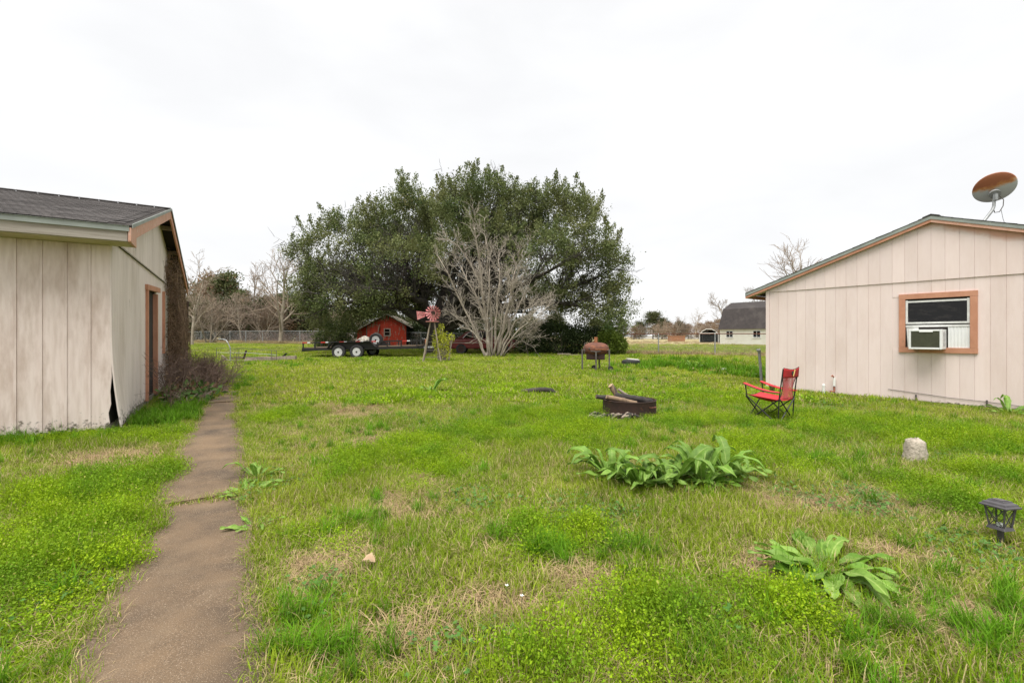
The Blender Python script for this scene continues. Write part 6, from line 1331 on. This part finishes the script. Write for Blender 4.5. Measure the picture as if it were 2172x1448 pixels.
GERA = [blob(*b) for b in ((1020, 1060, 90, 30), (1700, 850, 100, 20), (1780, 1060, 110, 30), (560, 1040, 70, 40), (1420, 1330, 160, 60), (1000, 1390, 110, 60), (1600, 900, 80, 16), (950, 900, 120, 22), (1270, 780, 60, 10), (1400, 870, 80, 14), (2070, 1180, 110, 60), (1950, 960, 120, 30), (130, 1250, 90, 50), (640, 1290, 90, 50), (1230, 1090, 90, 40))]
def bmap(bl, x, y):
    v = np.zeros_like(x); 
    for (bx, by, rx, ry) in bl: v = np.maximum(v, np.exp(-(((x - bx) / rx) ** 2 + ((y - by) / ry) ** 2) * .9))
    return v
EXC = [(px(1141, 10.45), 10.45, .42, .16), (px(545, 20), 19.95, 1.6, .35), (px(1203, 24.2), 24.1, .6, .3), (px(1516, 15.5), 15.4, .5, .25), (px(1596, 14.5), 14.5, .2, .2), (4.2, 7.1, .25, .2), (3.19, 2.90, .10, .13)]
def masked(x, y, edge=.0):
    c, s = math.cos(UA), math.sin(UA); dx, dy = x - SHED.x, y - SHED.y; lx, ly = dx * c + dy * s, -dx * s + dy * c; ok = ~((lx < .06) & (lx > -8.3) & (ly > -.02) & (ly < DEP + .05))
    c, s = math.cos(HA), math.sin(HA); dx, dy = x - HOUSE.x, y - HOUSE.y; lx, ly = dx * c + dy * s, -dx * s + dy * c; ok &= ~((lx > -.03) & (lx < HWD) & (ly > -.03) & (ly < HL))
    c, s = math.cos(UA), math.sin(UA); dx, dy = x - PATH0.x, y - PATH0.y; lt, la = dx * c + dy * s, -dx * s + dy * c; hw = .345 + .17 * (fnoise(la * 2.2 + 5, lt * 0 + np.sign(lt) * 3) - .55) * 2 - .006 * np.clip(la, 0, 9) + edge; ok &= ~((np.abs(lt) < hw) & (la > -3.5) & (la < 12.5) & ~((np.abs(((la + 3.4) % 20) - 5.68) < .02)))
    for (ex, ey, ea, eb) in EXC: ok &= (((x - ex) / ea) ** 2 + ((y - ey) / eb) ** 2) > 1
    ok &= ((x - fx) ** 2 + (y - fy) ** 2) > .46 ** 2; ok &= ~((((x - (fx - .38)) / .52) ** 2 + ((y - (fy - .52)) / .24) ** 2) < 1); ok &= ((x - ty.location.x) ** 2 + (y - ty.location.y) ** 2) > .36 ** 2
    return ok
def zone(n, y0, y1, mx=1.22, pad=1.5):
    y = np.sqrt(RNG.uniform(y0 * abs(y0), y1 * y1, n)); x = RNG.uniform(-1, 1, n) * (y * mx + pad); return x, y
def finish(x, y, smin, smax, zs=None, tilt=.12, sink=0.0):
    n = len(x); z = hgt(x, y) - sink; s = RNG.uniform(smin, smax, n); rot = np.stack([RNG.normal(0, tilt, n), RNG.normal(0, tilt, n), RNG.uniform(0, 6.283, n)], 1); scl = np.stack([s, s, s * (zs if zs is not None else 1)], 1); return np.stack([x, y, z], 1), rot, scl
acc = {k: [] for k in SRC}
def add(kind, x, y, smin, smax, zs=None, tilt=.12, edge=0.0):
    k = masked(x, y, edge); x, y = x[k], y[k]; zs = zs[k] if zs is not None else None; acc[kind].append(finish(x, y, smin, smax, zs, tilt))
for (y0, y1, n) in ((.9, 4.5, 11000), (4.5, 9, 17000), (9, 15, 16000)):
    x, y = zone(n, y0, y1); st = bmap(STRAW, x, y) + .9 * (fnoise(x * 1.1 + 50, y * 1.1 + 20) - .45) + .7 * (fnoise(x * 3.3 + 5, y * 3.3 + 2) - .5); ckm = bmap(CHICK, x, y) + .7 * (fnoise(x * .8 + 10, y * .8 + 90) - .5); ge = bmap(GERA, x, y) + .7 * (fnoise(x * .9 + 70, y * .9 + 40) - .55)
    u = RNG.random(n); p_st = .08 + sst(.22, .88, st) * .64; isst = u < p_st
    hh = .35 + .9 * fnoise(x * .7 + 3, y * .7 + 8) + .9 * vnoise(x * 2.7 + 13, y * 2.7 + 18) ** 2 - .3 * sst(.2, .8, st); big = 1.0 + .05 * np.maximum(y - 5, 0)
    k = ~isst; add('grass', x[k], y[k], .85, 1.3, hh[k], edge=.0); k = isst; add('straw', x[k], y[k], .8, 1.3, np.full(k.sum(), .75))
    x, y = zone(int(n * .85), y0, y1); ckm = bmap(CHICK, x, y) + .8 * (fnoise(x * .8 + 10, y * .8 + 90) - .5) + .9 * (fnoise(x * 2.6 + 1, y * 2.6) - .5); k = RNG.random(len(x)) < sst(.22, .75, ckm) * .8
    add('chick', x[k], y[k], .6, 1.5, (.6 + 1.3 * sst(.3, .9, ckm) * RNG.uniform(.7, 1.2, len(x)))[k], edge=.01)
    x, y = zone(int(n * .40), y0, y1); ge = bmap(GERA, x, y) + .8 * (fnoise(x * .9 + 70, y * .9 + 40) - .52) + .8 * (fnoise(x * 2.6 + 31, y * 2.6) - .5); k = RNG.random(len(x)) < sst(.25, .7, ge) * .75; add('gera', x[k], y[k], .8, 1.3, None, edge=.02)
    x, y = zone(int(n * .09), y0, y1); k = RNG.random(len(x)) < .10 + .8 * sst(.5, .72, fnoise(x * .6 + 33, y * .6 + 61)) * .8; add('tuft', x[k], y[k], .32, .85)
# mid and far lawn
for (y0, y1, n) in ((9, 16, 9000), (16, 25, 12000), (25, 42, 11000)):
    x, y = zone(n, y0, y1, 1.2); k = RNG.random(n) < np.where(fnoise(x * .35 + 60, y * .35 + 15) > .60, .45, 1.0); hh = .55 + .9 * fnoise(x * .5 + 3, y * .5 + 8)
    lim = 27.5 - .585 * (x - 7.3); k &= y < lim + 6; add('far', x[k], y[k], .8, 1.35, hh[k])
x, y = zone(2600, 9, 20, 1.1); ckm = bmap(CHICK, x, y) + .8 * (fnoise(x * .6 + 10, y * .6 + 90) - .5); k = (RNG.random(len(x)) < sst(.1, .45, ckm)); add('farchick', x[k], y[k], .8, 1.3)
x, y = zone(420, 11, 24, 1.1); k = fnoise(x * .5 + 33, y * .5 + 61) > .60; add('fartuft', x[k], y[k], .6, 1.0)
for (xp, Y, r_, n) in ((1430, 17.5, 1.6, 40), (1480, 16.5, 1.2, 30), (1560, 15.5, 1.1, 34), (1460, 20, 1.5, 22), (1585, 14.0, .7, 14)):     # lush clumps right of the smoker
    x = px(xp, Y) + RNG.normal(0, r_ * .6, n); y = Y + RNG.normal(0, r_ * .5, n); add('fartuft', x, y, .7, 1.15)
for (xp, yp, n, r_) in ((1850, 915, 40, .35), (1990, 925, 40, .35), (1760, 985, 24, .2), (2090, 955, 40, .3), (1640, 905, 16, .3), (1170, 1170, 14, .10), (2040, 1270, 22, .2), (1880, 1330, 26, .22), (1560, 1400, 20, .15), (620, 1330, 26, .2), (350, 1230, 20, .12), (300, 1330, 20, .12), (1340, 1180, 12, .12), (760, 1120, 14, .15)):   # long grass clumps
    Y = F_PX * CAM_H / (yp - HY); add('tuft', px(xp, Y) + RNG.normal(0, r_, n), Y + RNG.normal(0, r_, n), .35, .8)
for (lx, ly, n, r_) in ((.45, .55, 46, .22), (.75, 1.1, 44, .25), (.5, 1.6, 22, .2), (-.9, -.30, 16, .25), (.9, 2.2, 24, .25), (1.0, 4.6, 26, .3), (1.1, 5.6, 26, .35), (1.2, 7.2, 26, .4)):   # lush fringe along the shed
    q = local2w(lx, ly, 0); x = q.x + RNG.normal(0, r_, n); y = q.y + RNG.normal(0, r_, n); add('tuft', x, y, .7, 1.15)
t = RNG.uniform(-4, .3, 900); x = SHED.x + U.x * t - GD.x * RNG.uniform(.03, .4, 900); d_ = RNG.uniform(.05, .42, 900); x = SHED.x + U.x * t - GD.x * d_; y = SHED.y + U.y * t - GD.y * d_; add('chick', x, y, .9, 1.4, 1.5 - d_ * 1.5); k = RNG.random(900) < .06; add('tuft', x[k], y[k], .5, .9)
t = RNG.uniform(.05, 6.0, 700); d_ = RNG.uniform(.03, .35, 700); x = HOUSE.x + HW.x * t - HB.x * d_; y = HOUSE.y + HW.y * t - HB.y * d_; add('grass', x, y, .9, 1.5, np.full(700, .7)); k = RNG.random(700) < .05; add('tuft', x[k], y[k], .3, .55)
# blades leaning over the path edges
la = RNG.uniform(-2.5, 9, 1500); sg = np.where(RNG.random(1500) < .5, -1, 1); lt = sg * (.33 + RNG.uniform(-.03, .11, 1500)); x = PATH0.x + U.x * lt + GD.x * la; y = PATH0.y + U.y * lt + GD.y * la; k = y > .5
acc['grass'].append(finish(x[k], y[k], .7, 1.15)); k2 = k & (RNG.random(1500) < .3); acc['straw'].append(finish(x[k2], y[k2], .7, 1.0))
# dry strip along the fence, dry pasture beyond
t = RNG.uniform(0, 62, 1500); off = RNG.normal(0, .5, 1500); x = FA.x + fd.x * t; y = FA.y + fd.y * t + off; k = RNG.random(1500) < np.where(x > 3, .75, .55); add('dry', x[k], y[k], .5, 1.1)
x, y = zone(5200, 44, 95, 1.2); lim = 27.5 - .585 * (x - 7.3); k = y > lim + 1; k &= RNG.random(len(x)) < np.where(fnoise(x * .1 + 20, y * .1 + 10) + (y - 44) / 120 > .55, .95, .12); add('dry', x[k], y[k], .6, 1.2, np.full(k.sum(), .6))
x, y = zone(5000, 24, 62, 1.2); lim = 27.5 - .585 * (x - 7.3); k = (y > lim + .5) & (x > -2); add('far', x[k], y[k], 1.0, 1.7)
NM = {'grass': ('grass', 'green lawn grass mixed with dry blades all over the yard', 'grass'), 'straw': ('straw', 'flattened dead straw patches in the lawn', 'straw'), 'chick': ('chickweed', 'bright green small-leaved chickweed mats in the lawn', 'weeds'), 'gera': ('cranesbill', 'bluish lobed low weeds scattered in the lawn', 'weeds'), 'tuft': ('grass_tufts', 'long lush grass tufts along walls and lawn', 'grass'), 'far': ('far_lawn', 'smooth bright grass of the middle and far lawn', 'grass'), 'fartuft': ('tall_grass', 'tall lush grass clumps beyond the fire ring', 'grass'), 'dry': ('dry_grass', 'dry tan grass along and beyond the fence', 'grass'), 'farchick': ('mid_weeds', 'leafy weed mats in the middle lawn', 'weeds')}
for k, L_ in acc.items():
    P = np.concatenate([a[0] for a in L_]); R_ = np.concatenate([a[1] for a in L_]); S_ = np.concatenate([a[2] for a in L_]); scatter(NM[k][0], NM[k][1], P, R_, S_, SRC[k], NM[k][2])
# a fallen leaf and two small white flowers in the foreground
x, y = gp_(768, 1217); lf = thing('fallen_leaf', 'single curled tan leaf lying in the foreground grass', 'leaf', (x, y, H(x, y)))
V, F = dock_leaf(300, .085, .038, .3, .3); cloth_ = G().add([(a, b, c + .075) for a, b, c in V], F).build('blade', M['log_end'], lf, smooth='all'); G().tube([(0, 0, 0), (0, 0, .075)], .0015, 5).build('stalk', M['stick'], lf)
for k, (xp, yp) in enumerate(((1075, 1266), (1107, 1290))):
    x, y = gp_(xp, yp + 30); fl = thing('white_flower', ('upper', 'lower')[k] + ' of two tiny white flowers in the foreground grass', 'flower', (x, y, H(x, y))); G().tube([(0, 0, 0), (0, 0, .12)], .0015, 5).build('stem', M['olive'], fl)
    for j in range(5): a = j * 1.257; G().add([(0, 0, .12), (.007 * math.cos(a - .4), .007 * math.sin(a - .4), .125), (.012 * math.cos(a), .012 * math.sin(a), .127), (.007 * math.cos(a + .4), .007 * math.sin(a + .4), .125)], [(0, 1, 2, 3)]).build('petal', M['white_pl'], fl)
